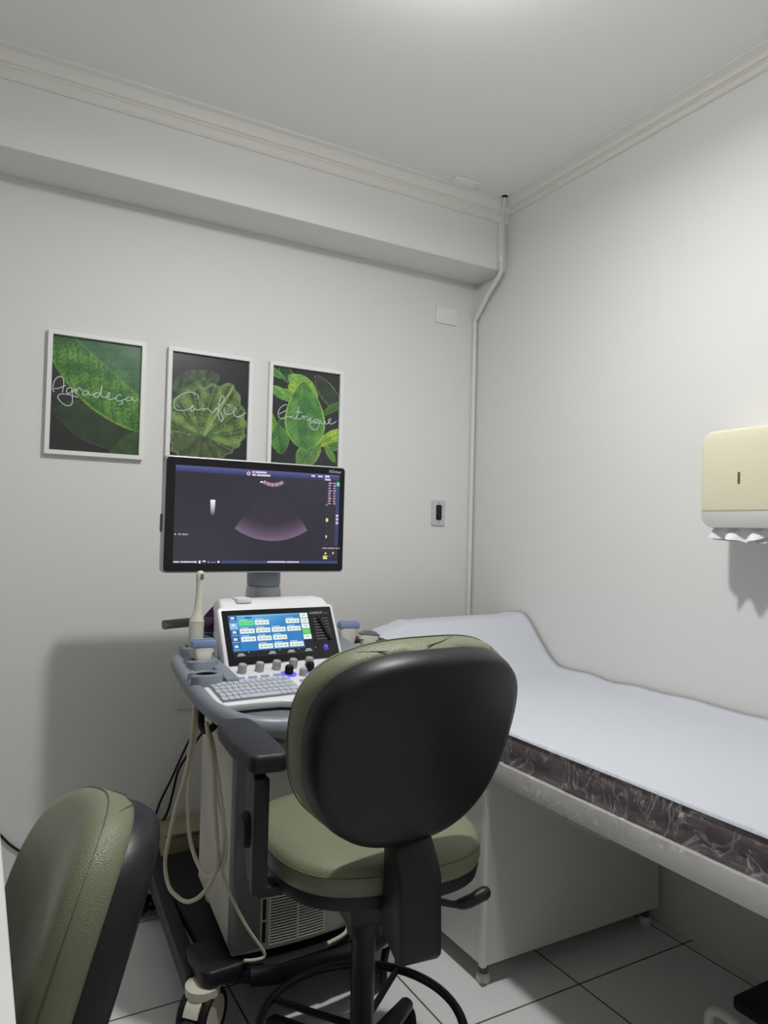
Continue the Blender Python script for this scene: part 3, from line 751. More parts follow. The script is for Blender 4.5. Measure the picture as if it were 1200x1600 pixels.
chair('green and black swivel chair without armrests tucked at the white desk', (-2.178, -1.60), 93, 0.37, 0.641, 0.47, 0.44, 20, 0, 0, 20, roll=13)

# ---------------------------------------------------------------- desk at the left, step stool at the right
t = thing('desk', 'white desk top edge at the lower left beside the green chair', 'desk', (0, 0, 0))
obj('desk_top', B(-2.46, -2.03, -2.55, -0.75, 0.725, 0.75, bev=0.0015, seg=1), M['frame'], t, smooth=False)
for y in (-2.5, -0.79): obj('side_panel', B(-2.45, -2.25, y, y+0.02, 0.0, 0.725), M['white_lam'], t, smooth=False)

t = thing('step_stool', 'white tube step stool with black tread beside the exam bed', 'step stool', (0, 0, 0))
b = NB(); prism(b, rrect(0.36, 0.20, 0.02, 5, -0.265, -1.80), 0.172, 0.196, bev=0.004); obj('tread', b, M['rubber'], t)
for x in (-0.52, -0.06):
    xt = x; b = NB()
    tube(b, smooth_path([(xt, -1.70, 0.0), (xt, -1.70, 0.06), (xt, -1.698, 0.15), (xt, -1.705, 0.185), (xt, -1.735, 0.198), (xt, -1.80, 0.19), (xt, -1.88, 0.182), (xt, -1.915, 0.165), (xt, -1.92, 0.10), (xt, -1.92, 0.0)], 5), 0.0125, 12)
    box(b, min(x, x+(0.08 if x < -0.3 else -0.08)), max(x, x+(0.08 if x < -0.3 else -0.08)), -1.84, -1.82, 0.166, 0.178)
    obj('side_frame', b, M['tubewhite'], t)

# ---------------------------------------------------------------- ultrasound machine
U = thing('ultrasound_machine', 'white and grey ultrasound machine on casters with monitor, touch panel and keyboard', 'ultrasound machine', (-1.24, -0.616, 0), R(4))
# wheeled base
b = NB()
prism(b, [(-0.20, -0.40), (0.20, -0.40), (0.29, -0.34), (0.255, 0.38), (-0.255, 0.38), (-0.29, -0.34)], 0.125, 0.165, bev=0.01)
obj('base_plate', b, M['rubber'], U)
for s in (-1, 1):
    b = NB()
    prism(b, [(0.44, 0.13), (0.43, 0.20), (0.38, 0.225), (0.28, 0.185), (0.05, 0.16), (-0.18, 0.15), (-0.30, 0.15), (-0.30, 0.095), (0.05, 0.10), (0.36, 0.105)], s*0.268-0.022, s*0.268+0.022, axis='x', bev=0.008)
    for v in b.verts: v.co.x += s*(0.030-0.118*v.co.y)
    obj('side_rail', b, M['black'], U)
    b = NB(); prism(b, rrect(0.13, 0.16, 0.03, 6, s*0.272, -0.30), 0.140, 0.184, bev=0.012, seg=3)
    obj('caster_cover', b, M['black'], U)
b = NB()
fr = [(-0.22, -0.40), (-0.12, -0.435), (0, -0.445), (0.12, -0.435), (0.22, -0.40)]
tube(b, smooth_path([(x, y, 0.155) for x, y in fr], 5), 0.024, 10, sx=1, sy=1.0); obj('front_bumper', b, M['rubber'], U)
def machine_caster(x, y, ang):
    b = NB(); lathe(b, [(0.045, 0.118), (0.045, 0.138), (0.03, 0.142)], 20, T(x, y, 0)); 
    Mx = T(x, y, 0.064)@RZ(ang)
    # fender: arc shell over the wheel
    n = 14; w = 0.020; b2 = NB(); ri, ro = 0.058, 0.066; vs = []
    for k in range(n+1):
        a = R(10+150*k/n)
        vs.append([b2.verts.new((xx, r_*math.cos(a), r_*math.sin(a))) for r_, xx in ((ri, -w), (ro, -w), (ro, w), (ri, w))])
    for k in range(n):
        for q in range(4): b2.faces.new((vs[k][q], vs[k][(q+1) % 4], vs[k+1][(q+1) % 4], vs[k+1][q]))
    b2.faces.new(vs[0]); b2.faces.new(vs[-1]); merge(b, b2, Mx)
    c = obj('caster', b, M['cream'], U)
    b = NB()
    for s in (-1, 1):
        lathe(b, [(0.045, s*0.020), (0.060, s*0.020), (0.064, s*0.026), (0.064, s*0.034), (0.060, s*0.040), (0.050, s*0.040), (0.050, s*0.034)], 30, Mx@RY(90), cap=False)
    obj('tire', b, M['rubber'], c)
    b = NB()
    for s in (-1, 1): lathe(b, [(0.0, s*0.0375), (0.052, s*0.0365), (0.052, s*0.021)], 30, Mx@RY(90))
    obj('wheel_disc', b, M['cream'], c)
    b = NB(); box(b, -0.016, 0.016, -0.075, -0.040, -0.01, 0.018, bev=0.004, M4=Mx); obj('brake_pedal', b, M['black'], c)
machine_caster(-0.322, -0.338, -50); machine_caster(0.195, -0.375, -50)
machine_caster(-0.285, 0.35, 22); machine_caster(0.27, 0.37, 10)

# cart column
b = NB()
def plan(y0, x):  # slightly bowed front
    return y0-0.03*(1-(x/0.25)**2)
fp = [(-0.25+0.5*k/12, plan(-0.345, -0.25+0.5*k/12)) for k in range(13)]
prism(b, fp+[(0.25, -0.075), (-0.25, -0.075)], 0.185, 0.73, bev=0.006)
for v in b.verts:   # the skirt sweeps up towards the rear, the top leans in
    if v.co.z < 0.3: v.co.z += max(0, (v.co.y+0.30))*0.45
obj('front_body', b, M['cart'], U)
b = B(-0.225, 0.225, -0.08, 0.30, 0.19, 0.74, bev=0.02, seg=3)
for v in b.verts: v.co.x *= 1-1.35*max(0, v.co.y+0.08)
obj('rear_body', b, M['cart'], U)
for s in (-1, 1):
    b = NB()
    poly = [(s*(0.252-0.004), -0.30), (s*0.255, -0.352), (s*0.245, -0.362), (s*0.178, plan(-0.349, 0.178)), (s*0.178, plan(-0.335, 0.178)), (s*0.24, -0.335)]
    prism(b, poly, 0.197, 0.70, bev=0.003)
    obj('corner_strip', b, M['midgrey'], U)
b = NB()
for z0, z1 in ((0.21, 0.262), (0.27, 0.322), (0.33, 0.405), (0.415, 0.50)): box(b, -0.172, -0.164, plan(-0.3475, 0.168)-0.002, -0.33, z0, z1)
obj('seam_gap', b, M['rubber'], U)
b = NB(); nsl = 16
gx0, gx1 = -0.155, 0.005
back = [(gx0+(gx1-gx0)*k/10, plan(-0.3465, gx0+(gx1-gx0)*k/10)) for k in range(11)]
prism(b, back+[(gx1, -0.33), (gx0, -0.33)], 0.20, 0.325)
gr = obj('grille', b, M['rubber'], U)
b = NB()
for i in range(nsl+1):
    z = 0.202+0.122*i/nsl
    pts = [(gx0+(gx1-gx0)*k/10, plan(-0.349, gx0+(gx1-gx0)*k/10), z) for k in range(11)]
    tube(b, pts, 0.0026, 6, sx=1.0, sy=0.9)
for x in (gx0, (gx0+gx1)/2, gx1): tube(b, [(x, plan(-0.350, x), 0.20), (x, plan(-0.350, x), 0.326)], 0.003, 6)
obj('grille_slats', b, M['cart'], gr)
# neck under the console with a drive slot
b = NB(); prism(b, rrect(0.44, 0.40, 0.05, 5, 0.0, -0.12), 0.725, 0.80, bev=0.01); obj('console_neck', b, M['cart'], U)
b = NB(); box(b, -0.12, 0.16, -0.40, -0.32, 0.665, 0.755, bev=0.006); dv = obj('disc_drive', b, M['cart'], U)
b = NB(); box(b, -0.105, 0.145, -0.4035, -0.39, 0.728, 0.742, bev=0.002); obj('drive_slot', b, M['midgrey'], dv)
b = NB(); box(b, -0.10, 0.14, -0.403, -0.39, 0.676, 0.684, bev=0.001); lathe(b, [(0, 0.003), (0.005, 0.002), (0.005, 0)], 10, T(0.12, -0.40, 0.70)@RX(90)); obj('drive_button', b, M['rubber'], dv)

# console: grey tray and handle, white keyboard panel
b = NB()
prism(b, [(-0.315, -0.12), (-0.315, -0.30), (-0.29, -0.38), (-0.24, -0.44), (-0.15, -0.47), (0.15, -0.47), (0.24, -0.44), (0.29, -0.38), (0.315, -0.30), (0.315, -0.12), (0.29, 0.06), (-0.29, 0.06)], -0.03, 0.0, bev=0.008)
bmesh.ops.transform(b, matrix=T(0, -0.28, 0.838)@RX(10)@T(0, 0.28, 0), verts=b.verts[:])
obj('console_tray', b, M['midgrey'], U)
hp = [(-0.300, 0.02, 0.895), (-0.318, -0.10, 0.882), (-0.324, -0.20, 0.862), (-0.318, -0.30, 0.838), (-0.296, -0.385, 0.820), (-0.245, -0.445, 0.808), (-0.15, -0.475, 0.802), (0, -0.485, 0.799)]
hp = hp+[(-x, y, z) for x, y, z in hp[-2::-1]]
b = NB(); tube(b, smooth_path(hp, 6), 0.027, 14, sx=0.75, sy=1.0, up=(0, 0, 1)); obj('handle', b, M['greyblue'], U)
PT = 10.5
PN = bpy.data.objects.new('control_panel', None)
b = NB()
pout = [(-0.308, 0.165), (-0.314, -0.085), (-0.296, -0.110), (-0.20, -0.114), (-0.14, -0.120), (-0.095, -0.140), (-0.07, -0.168), (-0.05, -0.182), (0.05, -0.182), (0.07, -0.168), (0.095, -0.140), (0.14, -0.120), (0.20, -0.114), (0.296, -0.110), (0.314, -0.085), (0.308, 0.165)]
prism(b, pout, -0.022, 0.0, bev=0.005, seg=3)
bpy.data.objects.remove(PN)
PN = obj('control_panel', b, M['white'], U, (0, -0.26, 0.872), (R(PT), 0, 0))
# keyboard
kx0, kx1, ky0, ky1 = -0.296, -0.058, -0.092, 0.030
KB = obj('keyboard', B(kx0-0.003, kx1+0.003, ky0-0.003, ky1+0.003, -0.001, 0.0012), M['keybed'], PN, smooth=False)
kb = B(-0.0078, 0.0078, -0.0105, 0.0105, 0, 0.0052, bev=0.0016, seg=2)
key0 = obj('key', kb, M['key'], KB); first = True
rows, cols = 5, 14; cw = (kx1-kx0)/cols; rh = (ky1-ky0)/rows
kw = NB(); box(kw, -cw*2.75, cw*2.75, -0.0105, 0.0105, 0, 0.0052, bev=0.0016); space_me = None
for r_ in range(rows):
    off = (0, 0.25, 0.1, 0.4, 0)[r_]*cw
    for c_ in range(cols):
        if r_ == 0 and 4 <= c_ <= 8: continue
        x = kx0+cw*(c_+0.5)+(off if c_ < cols-1 else 0)*0.5; y = ky0+rh*(r_+0.5)
        if first: o = key0; first = False
        else: o = key0.copy(); COL.objects.link(o)
        o.parent = KB; o.location = (x, y, 0.001)
obj('space_bar', kw, M['key'], KB, (kx0+cw*6.5, ky0+rh*0.5, 0.001))
# soft keys above the keyboard
for i in range(5):
    b = NB(); prism(b, rrect(0.026, 0.010, 0.003, 4), 0, 0.004, bev=0.001)
    obj('soft_key', b, M['keybed'] if i == 0 else M['lilac'], PN, (-0.232+0.0385*i, 0.049, 0.0))
b = NB(); prism(b, rrect(0.022, 0.008, 0.003, 4), 0, 0.0025); pw = obj('indicator', b, M['keybed'], PN, (-0.286, 0.045, 0))
b = NB(); lathe(b, [(0.003, 0.0025), (0.003, 0.0034), (0, 0.0036)], 12); obj('green_light', b, M['led_green'], pw)
def knob(name, x, y, r, h, m, z=0.0):
    b = NB(); lathe(b, [(r*1.02, 0), (r, 0.002), (r*0.93, h-0.002), (r*0.86, h), (0, h)], 22)
    for k in range(18):
        a = 2*math.pi*k/18; box(b, -0.0006, 0.0006, -0.0005, 0.0005, 0.003, h-0.004, M4=T(math.cos(a)*r*0.98, math.sin(a)*r*0.98, 0))
    return obj(name, b, m, PN, (x, y, z))
for i in range(5): knob('grey_knob', -0.172+0.0555*i, 0.090+0.002*i, 0.0125, 0.027, M['knobgrey'])
for x, y in ((-0.042, 0.048), (0.032, 0.058), (0.11, 0.048)):
    k = knob('black_knob', x, y, 0.012, 0.026, M['rubber'], 0.001)
    b = NB(); lathe(b, [(0.014, 0.0), (0.0235, 0.0), (0.0235, 0.0012), (0.014, 0.0016)], 26); obj('light_ring', b, M['led_blue'], k)
knob('grey_knob', -0.004, 0.030, 0.011, 0.022, M['knobgrey'])
b = NB(); lathe(b, [(0.030, 0.0), (0.031, 0.003), (0.027, 0.004)], 30); lathe(b, [(0.0, 0.022), (0.010, 0.020), (0.020, 0.013), (0.0255, 0.0)], 26); obj('trackball', b, M['midgrey'], PN, (0.06, -0.07, 0))
for x, y in ((-0.022, -0.010), (-0.024, -0.040), (0.02, -0.12), (0.06, -0.122), (0.10, -0.12), (0.13, -0.10), (0.135, -0.06), (0.05, 0.075), (0.09, 0.078)):
    b = NB(); prism(b, rrect(0.024, 0.013, 0.005, 4), 0, 0.004, bev=0.001); obj('soft_key', b, M['lilac'], PN, (x, y, 0))
b = NB()
for i in range(3): box(b, -0.12, -0.05, -0.125-0.010*i, -0.1235-0.010*i, 0, 0.0006)
obj('wrist_groove', b, M['cardgrey'], PN)

# touch panel
TP = obj('touch_panel', prism(NB(), rrect(0.40, 0.196, 0.014, 5), -0.035, 0.0, bev=0.006, seg=3), M['white'], U, (-0.006, -0.088, 0.978), (R(63), 0, 0))
b = NB()   # white housing behind it
prism(b, [(-0.120, 0.885), (-0.040, 1.062), (-0.010, 1.083), (0.05, 1.083), (0.20, 1.060), (0.285, 1.045), (0.295, 1.01), (0.295, 0.86), (-0.10, 0.86)], -0.20, 0.188, axis='x', bev=0.016, seg=3)
for v in b.verts:
    q = max(0, v.co.y+0.05); v.co.x *= 1-1.55*q if v.co.x < 0 else 1-0.6*q
obj('touch_housing', b, M['white'], U)
b = NB(); box(b, -0.135, -0.085, -0.03, 0.02, 1.074, 1.090, bev=0.004); obj('housing_clip', b, M['white'], U)
BZ = obj('bezel', prism(NB(), rrect(0.376, 0.172, 0.004, 4), 0.0, 0.002), M['glossblack'], TP)
p = Pic(); W_, H_ = 0.376, 0.172
def uv(u, v): return (-W_/2+u*W_, H_/2-v*H_)
def Rc(u0, v0, u1, v1, col, z=0.0):
    a = uv(u0, v0); c = uv(u1, v1); p.poly([(a[0], c[1]), (c[0], c[1]), (c[0], a[1]), (a[0], a[1])], col, z)
def lcdc(a, b_):
    u, v = a, 1-b_
    w = 0.5+0.5*math.sin(u*4+v*3.0)
    return mixc((38, 120, 190), (112, 184, 226), max(0, 1-v*1.5)*0.8*w+0.12)
a0 = uv(0.05, 0.76); a1 = uv(0.685, 0.10)
p.grid(a0[0], a1[0], a0[1], a1[1], 16, 10, lcdc)
Rc(0.05, 0.76, 0.765, 0.875, (26, 27, 34)); Rc(0.685, 0.64, 0.765, 0.76, (26, 27, 34))
for i in range(5):
    Rc(0.052, 0.11+0.13*i, 0.118, 0.225+0.13*i, (34, 92, 148) if i != 1 else (140, 190, 226), 0.0002)
    Rc(0.068, 0.125+0.13*i, 0.100, 0.170+0.13*i, (214, 232, 244), 0.0004); Rc(0.058, 0.195+0.13*i, 0.112, 0.208+0.13*i, (160, 200, 226), 0.0004)
Rc(0.13, 0.112, 0.68, 0.122, (150, 205, 236), 0.0002); Rc(0.19, 0.135, 0.25, 0.165, (30, 96, 160), 0.0003)
btn = {0: (0, 1, 3), 1: (0, 1, 2, 3), 2: (0, 1, 2), 3: (1, 2, 3)}
for r_, cs in btn.items():
    v0 = 0.205+0.148*r_
    for c_ in cs:
        u0 = 0.132+0.139*c_
        Rc(u0, v0, u0+0.126, v0+0.088, (92, 232, 120) if (r_ == 0 and c_ == 0) else (232, 242, 236), 0.0003)
        Rc(u0+0.008, v0+0.002-0.026, u0+0.075, v0-0.010, (196, 224, 240), 0.0003)
        for q in (0.02, 0.095): Rc(u0+q, v0+0.035, u0+q+0.012, v0+0.06, (110, 140, 130), 0.0005)
        Rc(u0+0.045, v0+0.04, u0+0.082, v0+0.055, (150, 176, 168), 0.0005)
for i in range(5):
    Rc(0.688, 0.105+0.104*i, 0.763, 0.200+0.104*i, (228, 244, 236) if i != 3 else (86, 220, 96), 0.0003)
    Rc(0.715, 0.14+0.104*i, 0.738, 0.160+0.104*i, (150, 190, 170), 0.0005)
for u0 in (0.09, 0.36, 0.53, 0.69):
    Rc(u0, 0.795, u0+0.045, 0.812, (200, 205, 212), 0.0003); Rc(u0-0.012, 0.825, u0+0.055, 0.840, (200, 205, 212), 0.0003); Rc(u0+0.085, 0.775, u0+0.095, 0.79, (170, 176, 184), 0.0003)
p.build('touch_screen', M['screen'], BZ, (0, 0, 0.0024))
x, y = uv(0.785, 0.135); text('lettering', 'LOGIQ S7', 0.0108, M['logo'], BZ, (x, y, 0.0022))
x, y = uv(0.915, 0.135); text('lettering', 'Expert', 0.0075, M['midgrey'], BZ, (x, y, 0.0022))
for i in range(8):
    u0, v0 = 0.81, 0.225+0.056*i
    b = NB(); x0, y0 = uv(u0, v0); x1, y1 = uv(0.955, v0+0.012); box(b, x0, x1, y1, y0, 0.0018, 0.0026); tr = obj('slider_track', b, M['midgrey'], BZ)
    b = NB(); x, y = uv(0.865+0.009*i+(0.006 if i == 7 else 0), v0+0.006); box(b, x-0.006, x+0.006, y-0.005, y+0.005, 0.002, 0.011, bev=0.002); obj('slider_knob', b, M['rubber'], tr)
b = NB(); x, y = uv(0.885, 0.79)
tube(b, [(x+0.0085*math.cos(R(a)), y+0.0085*math.sin(R(a)), 0.0026) for a in range(70, 330, 10)], 0.0012, 6); lathe(b, [(0, 0.003), (0.0048, 0.003), (0.0048, 0.002)], 16, T(x+0.001, y+0.0015, 0)); obj('power_ring', b, M['led_blue'], BZ)

# monitor arm and monitor
NX, NY = 0.030, 0.145
b = NB(); lathe(b, [(0.068, 1.03), (0.068, 1.056), (0.062, 1.062), (0.0575, 1.108), (0.055, 1.112)], 30, T(NX, NY, 0)); ar = obj('monitor_post', b, M['silver'], U)
b = NB(); lathe(b, [(0.053, 1.113), (0.056, 1.118), (0.057, 1.15), (0.052, 1.175), (0.03, 1.19)], 30, T(NX, NY, 0))
tube(b, [(NX-0.006, NY, 1.13), (NX+0.012, NY+0.004, 1.175), (NX+0.022, NY+0.008, 1.25), (NX+0.022, NY+0.004, 1.34)], [0.05, 0.053, 0.05, 0.045], 18, sx=1.05, sy=0.55, up=(0, 1, 0)); obj('monitor_arm', b, M['greyblue'], U)
MW, MH = 0.552, 0.327
mon_w = Vector((-1.285, -0.59, 1.3456))
MO_rel = Matrix.Translation((-1.24, -0.616, 0))@RZ(4)
ml = MO_rel.inverted()@mon_w
MON = obj('monitor', prism(NB(), rrect(MW, MH, 0.012, 6), -0.038, 0.0, bev=0.004, seg=3), M['silver'], U, ml, (R(90), 0, R(-5)))
MON.scale = (1.1033, 1.1033, 1.1033)
b = NB(); prism(b, rrect(0.36, 0.20, 0.03, 5, 0, -0.02), -0.065, -0.036, bev=0.012); obj('rear_housing', b, M['silver'], MON)
GL = obj('bezel', prism(NB(), rrect(MW-0.008, MH-0.008, 0.010, 6), -0.001, 0.0015), M['glossblack'], MON)
p = Pic(); W_, H_ = MW, MH
SX0, SX1, SY0, SY1 = 0.052, 0.962, 0.080, 0.918
def bgc(a, b_):
    return mixc((44, 43, 54), (52, 52, 64), 0.5+0.5*math.sin(a*5+1)*math.cos(b_*3))
a0 = uv(SX0, SY1); a1 = uv(SX1, SY0)
p.grid(a0[0], a1[0], a0[1], a1[1], 12, 8, bgc)
x0, x1 = a0[0], a1[0]
# title bar with a soft gradient, bottom strip, right strip
def grad(u0, u1, v0, v1, ca, cb, z): 
    a = uv(u0, v0); c = uv(u1, v1); p.poly([(a[0], c[1]), (c[0], c[1]), (c[0], a[1]), (a[0], a[1])], [cb, cb, ca, ca], z)
grad(SX0, SX1, SY0, 0.135, (84, 92, 148), (50, 54, 92), 0.0002)
grad(0.30, SX1, 0.893, SY1, (58, 64, 104), (72, 80, 132), 0.0002); grad(SX0, 0.30, 0.893, SY1, (52, 50, 66), (60, 58, 90), 0.0002)
grad(0.942, SX1, 0.135, 0.75, (60, 68, 116), (58, 66, 108), 0.0002)
PK = (246, 222, 246); DK = (200, 170, 206)
def word(u, v, n, h, col=PK, seed=0, z=0.0004):
    rr = random.Random(seed*17+int(u*1000))
    for i in range(n):
        if rr.random() < 0.10 and 0 < i < n-1: u += 0.004; continue
        w = 0.0048+rr.random()*0.0022; Rc(u, v-h*rr.choice((0, 0, 0.15)), u+w, v+h, col, z); u += w+0.0014
    return u
cx, cy = uv(0.432, 0.117)
p.poly([(cx+0.0058*math.cos(2*math.pi*k/18), cy+0.0058*math.sin(2*math.pi*k/18)) for k in range(18)], (240, 190, 226), 0.0004)
p.poly([(cx+0.003*math.cos(2*math.pi*k/12), cy+0.003*math.sin(2*math.pi*k/12)) for k in range(12)], (150, 90, 150), 0.0006)
word(0.452, 0.093, 12, 0.016, PK, 1); word(0.452, 0.118, 14, 0.016, PK, 2)
word(0.79, 0.095, 3, 0.016, PK, 3); word(0.83, 0.095, 4, 0.016, PK, 4); word(0.872, 0.092, 4, 0.018, PK, 5); word(0.872, 0.122, 5, 0.016, PK, 6)
for i in range(9):
    v = 0.155+0.024*i
    word(0.895, v, 2 if i % 3 else 3, 0.013, DK, 7+i); word(0.925, v, 2, 0.013, DK, 30+i)
Rc(0.944, 0.150, 0.962, 0.185, (88, 226, 150), 0.0005)
for i in range(3): Rc(0.944, 0.455+0.034*i, 0.960, 0.478+0.034*i, (214, 190, 232), 0.0005)
YL = (246, 226, 150)
for v, s in ((0.365, 0.5), (0.508, 1.3), (0.665, 0.9)): Rc(0.884, v-0.012*s, 0.884+0.010*s, v+0.014*s, YL, 0.0005)
for i in range(13): Rc(0.888, 0.205+0.044*i, 0.8905, 0.210+0.044*i, (110, 108, 112), 0.0004)
word(0.868, 0.770, 16, 0.010, DK, 50)
Rc(0.872, 0.845, 0.898, 0.858, YL, 0.0005); Rc(0.872, 0.862, 0.898, 0.877, YL, 0.0005); Rc(0.882, 0.815, 0.893, 0.832, YL, 0.0005); Rc(0.928, 0.812, 0.938, 0.828, YL, 0.0005)
Rc(0.90, 0.835, 0.925, 0.86, (66, 62, 84), 0.0004)
word(0.056, 0.900, 16, 0.012, PK, 60); Rc(0.165, 0.898, 0.171, 0.915, PK, 0.0005); Rc(0.182, 0.894, 0.192, 0.918, PK, 0.0005); Rc(0.203, 0.894, 0.218, 0.906, PK, 0.0005); Rc(0.23, 0.903, 0.237, 0.914, DK, 0.0005); Rc(0.246, 0.906, 0.272, 0.910, DK, 0.0005); Rc(0.280, 0.896, 0.290, 0.914, PK, 0.0005)
word(0.55, 0.899, 26, 0.012, PK, 61)
# grey bar, marker, sector scan
a = uv(0.233, 0.365); c = uv(0.259, 0.500)
p.poly([(a[0]+0.002, c[1]), (c[0]-0.002, c[1]), (c[0], a[1]), (a[0], a[1])], [(60, 50, 66), (60, 50, 66), (255, 246, 255), (255, 246, 255)], 0.0004)
word(0.075, 0.665, 7, 0.012, (170, 166, 176), 70); Rc(0.057, 0.664, 0.064, 0.678, (190, 186, 190), 0.0004)
Rc(0.497, 0.180, 0.512, 0.192, (250, 240, 250), 0.0005)
def arcband(cx, cy, r0, r1, a0, a1, f, nr=10, na=30):
    vs = []
    for i in range(nr):
        for k in range(na):
            pts = []; cols = []
            for (ii, kk) in ((i, k), (i, k+1), (i+1, k+1), (i+1, k)):
                rr = r0+(r1-r0)*ii/nr; an = R(a0+(a1-a0)*kk/na)
                pts.append((cx+rr*math.sin(an), cy-rr*math.cos(an))); cols.append(f(ii/nr, kk/na))
            p.poly(pts, cols, 0.0003)
cx, cy = uv(0.568, 0.075); rr_ = random.Random(5)
arcband(cx, cy+0.012, 0.050, 0.0605, -32, 36, lambda i, k: (182-30*i+22*math.sin(k*31), 146-30*i+22*math.sin(k*31), 172-30*i), 2, 24)
cx, cy = uv(0.570, 0.088)
def sect(i, k):
    e = max(0, (i-0.66)/0.34)**1.2
    edge = min(1, min(k, 1-k)*14)
    return mixc((49, 48, 58), mixc((57, 52, 64), (122, 100, 128), e), min(1, i*1.2)*edge if i < 0.6 else 1)
arcband(cx, cy, 0.055, 0.205, -33.5, 33.5, sect, 22, 30)
p.build('screen', M['screen'], GL, (0, 0, 0.0018))
x, y = uv(0.895, 0.063); text('lettering', 'XDclear', 0.0125, M['logo'], GL, (x, y, 0.0016))
b = NB(); box(b, -MW/2-0.005, -MW/2+0.004, -0.05, 0.0, -0.025, -0.012, bev=0.003); obj('side_button', b, M['midgrey'], MON)

# probe holders
for s in (-1, 1):
    cups = [(-0.292, -0.205, 0.905), (-0.268, -0.095, 0.924), (-0.247, 0.015, 0.944)] if s < 0 else [(0.300, -0.16, 0.905), (0.398, 0.050, 0.893), (0.325, 0.110, 0.905)]
    b = NB()
    for i, (x, y, z) in enumerate(cups):
        o_ = 1 if s < 0 else 0
        n = 26; gap = 35; rings = []
        for k in range(n+1):
            a = R(180+gap/2+(360-gap)*k/n) if s < 0 else R(gap/2+(360-gap)*k/n)
            ex = 1.15
            rings.append([b.verts.new((x+r_*ex*math.cos(a), y+r_*math.sin(a), zz)) for r_, zz in ((0.026, z-0.04), (0.026, z-0.004), (0.029, z), (0.040, z), (0.043, z-0.004), (0.043, z-0.04))])
        for k in range(n):
            for q in range(6): b.faces.new((rings[k][q], rings[k][(q+1) % 6], rings[k+1][(q+1) % 6], rings[k+1][q]))
        b.faces.new(rings[0]); b.faces.new(rings[-1])
    x0, x1 = (-0.245, -0.205) if s < 0 else (0.19, 0.29)
    prism(b, [(y, z-0.005) for y, z in ((-0.24, 0.895), (0.05, 0.945), (0.05, 0.91), (-0.24, 0.86))], x0, x1, axis='x', bev=0.006)
    h = obj('probe_holder', b, M['greyblue'], U)
    b = NB()
    for x, y, z in cups:
        lathe(b, [(0.001, -0.038), (0.0255, -0.038), (0.0255, -0.003), (0.0262, -0.003), (0.0262, -0.038)], 22, T(x, y, z)@Matrix.Scale(1.15, 4, (1, 0, 0)), cap=False)
    obj('cup_liner', b, M['rubber'], h)
b = NB(); prism(b, rrect(0.34, 0.18, 0.02, 5, 0.03, 0.26), 0.88, 0.945, bev=0.008); obj('rear_tray', b, M['midgrey'], U)
b = NB(); tube(b, smooth_path([(-0.30, 0.17, 0.992), (-0.20, 0.19, 0.993), (-0.10, 0.215, 0.985), (-0.02, 0.25, 0.955)], 5), 0.015, 12, sx=0.9, sy=1.0); obj('rear_handle', b, M['midgrey'], U)
b = NB(); tube(b, smooth_path([(0.30, 0.10, 0.900), (0.40, 0.14, 0.905), (0.47, 0.13, 0.905), (0.475, 0.0, 0.895), (0.40, -0.05, 0.885)], 5), 0.014, 12); obj('side_rail_handle', b, M['darkgrey'], U)
b = NB(); tube(b, smooth_path([(-0.285, -0.17, 0.835), (-0.300, -0.20, 0.775), (-0.297, -0.225, 0.752), (-0.280, -0.245, 0.765), (-0.275, -0.25, 0.785)], 5), 0.010, 10); obj('cable_hook', b, M['rubber'], U)

# probes (world positions from machine frame)
def mw(p_): return MO_rel@Vector(p_)
def wpath(pts): return [MO_rel@Vector(p_) for p_ in pts]
C1 = [(-0.300,-0.148,0.826),(-0.300,-0.131,0.714),(-0.300,-0.087,0.593),(-0.300,-0.011,0.476),(-0.300,0.045,0.362),(-0.300,0.074,0.274),(-0.300,0.030,0.224),(-0.300,-0.055,0.229),(-0.300,-0.133,0.250),(-0.300,-0.214,0.294),(-0.300,-0.280,0.346),(-0.300,-0.328,0.399),(-0.300,-0.356,0.451),(-0.300,-0.341,0.519),(-0.300,-0.320,0.595),(-0.300,-0.304,0.673),(-0.300,-0.263,0.747),(-0.295,-0.231,0.774)]
C2 = [(-0.290,-0.158,0.809),(-0.290,-0.117,0.673),(-0.290,-0.089,0.555),(-0.290,-0.091,0.483),(-0.290,-0.114,0.418),(-0.290,-0.161,0.382),(-0.290,-0.215,0.368),(-0.290,-0.270,0.373),(-0.290,-0.319,0.406),(-0.290,-0.352,0.448),(-0.290,-0.370,0.511),(-0.290,-0.355,0.572),(-0.290,-0.311,0.657),(-0.290,-0.267,0.729),(-0.29,-0.213,0.768)]
t = thing('endocavity_probe', 'long thin cream probe standing upright in the rear left holder', 'ultrasound probe', mw((-0.247, 0.015, 0.90)), R(4))
b = NB(); tube(b, [(0, 0, 0.0), (0.0, 0, 0.03), (0.0, 0, 0.085), (0.001, 0, 0.118)], [0.016, 0.023, 0.0225, 0.0225], 18); obj('grip', b, M['probe'], t)
b = NB(); tube(b, [(0.001, 0, 0.119), (0.001, 0, 0.122), (0.003, 0, 0.142), (0.004, 0, 0.16), (0.006, 0, 0.20), (0.007, 0, 0.236), (0.008, 0, 0.250), (0.0085, 0, 0.262), (0.0085, 0, 0.270), (0.0085, 0, 0.274)], [0.0228, 0.022, 0.0145, 0.0118, 0.0105, 0.0105, 0.0128, 0.0138, 0.010, 0.004], 18); obj('shaft', b, M['probe'], t)
b = NB(); box(b, 0.004, 0.015, -0.0148, -0.010, 0.248, 0.266, bev=0.003); obj('lens', b, M['midgrey'], t)
b = NB(); tube(b, smooth_path([MO_rel.inverted()@MO_rel@(Vector(q)-Vector((-0.247, 0.015, 0.90))) for q in [(-0.247, 0.015, 0.905), (-0.262, -0.02, 0.87)]+C1], 5), 0.0062, 8); obj('cable', b, M['cable'], t)
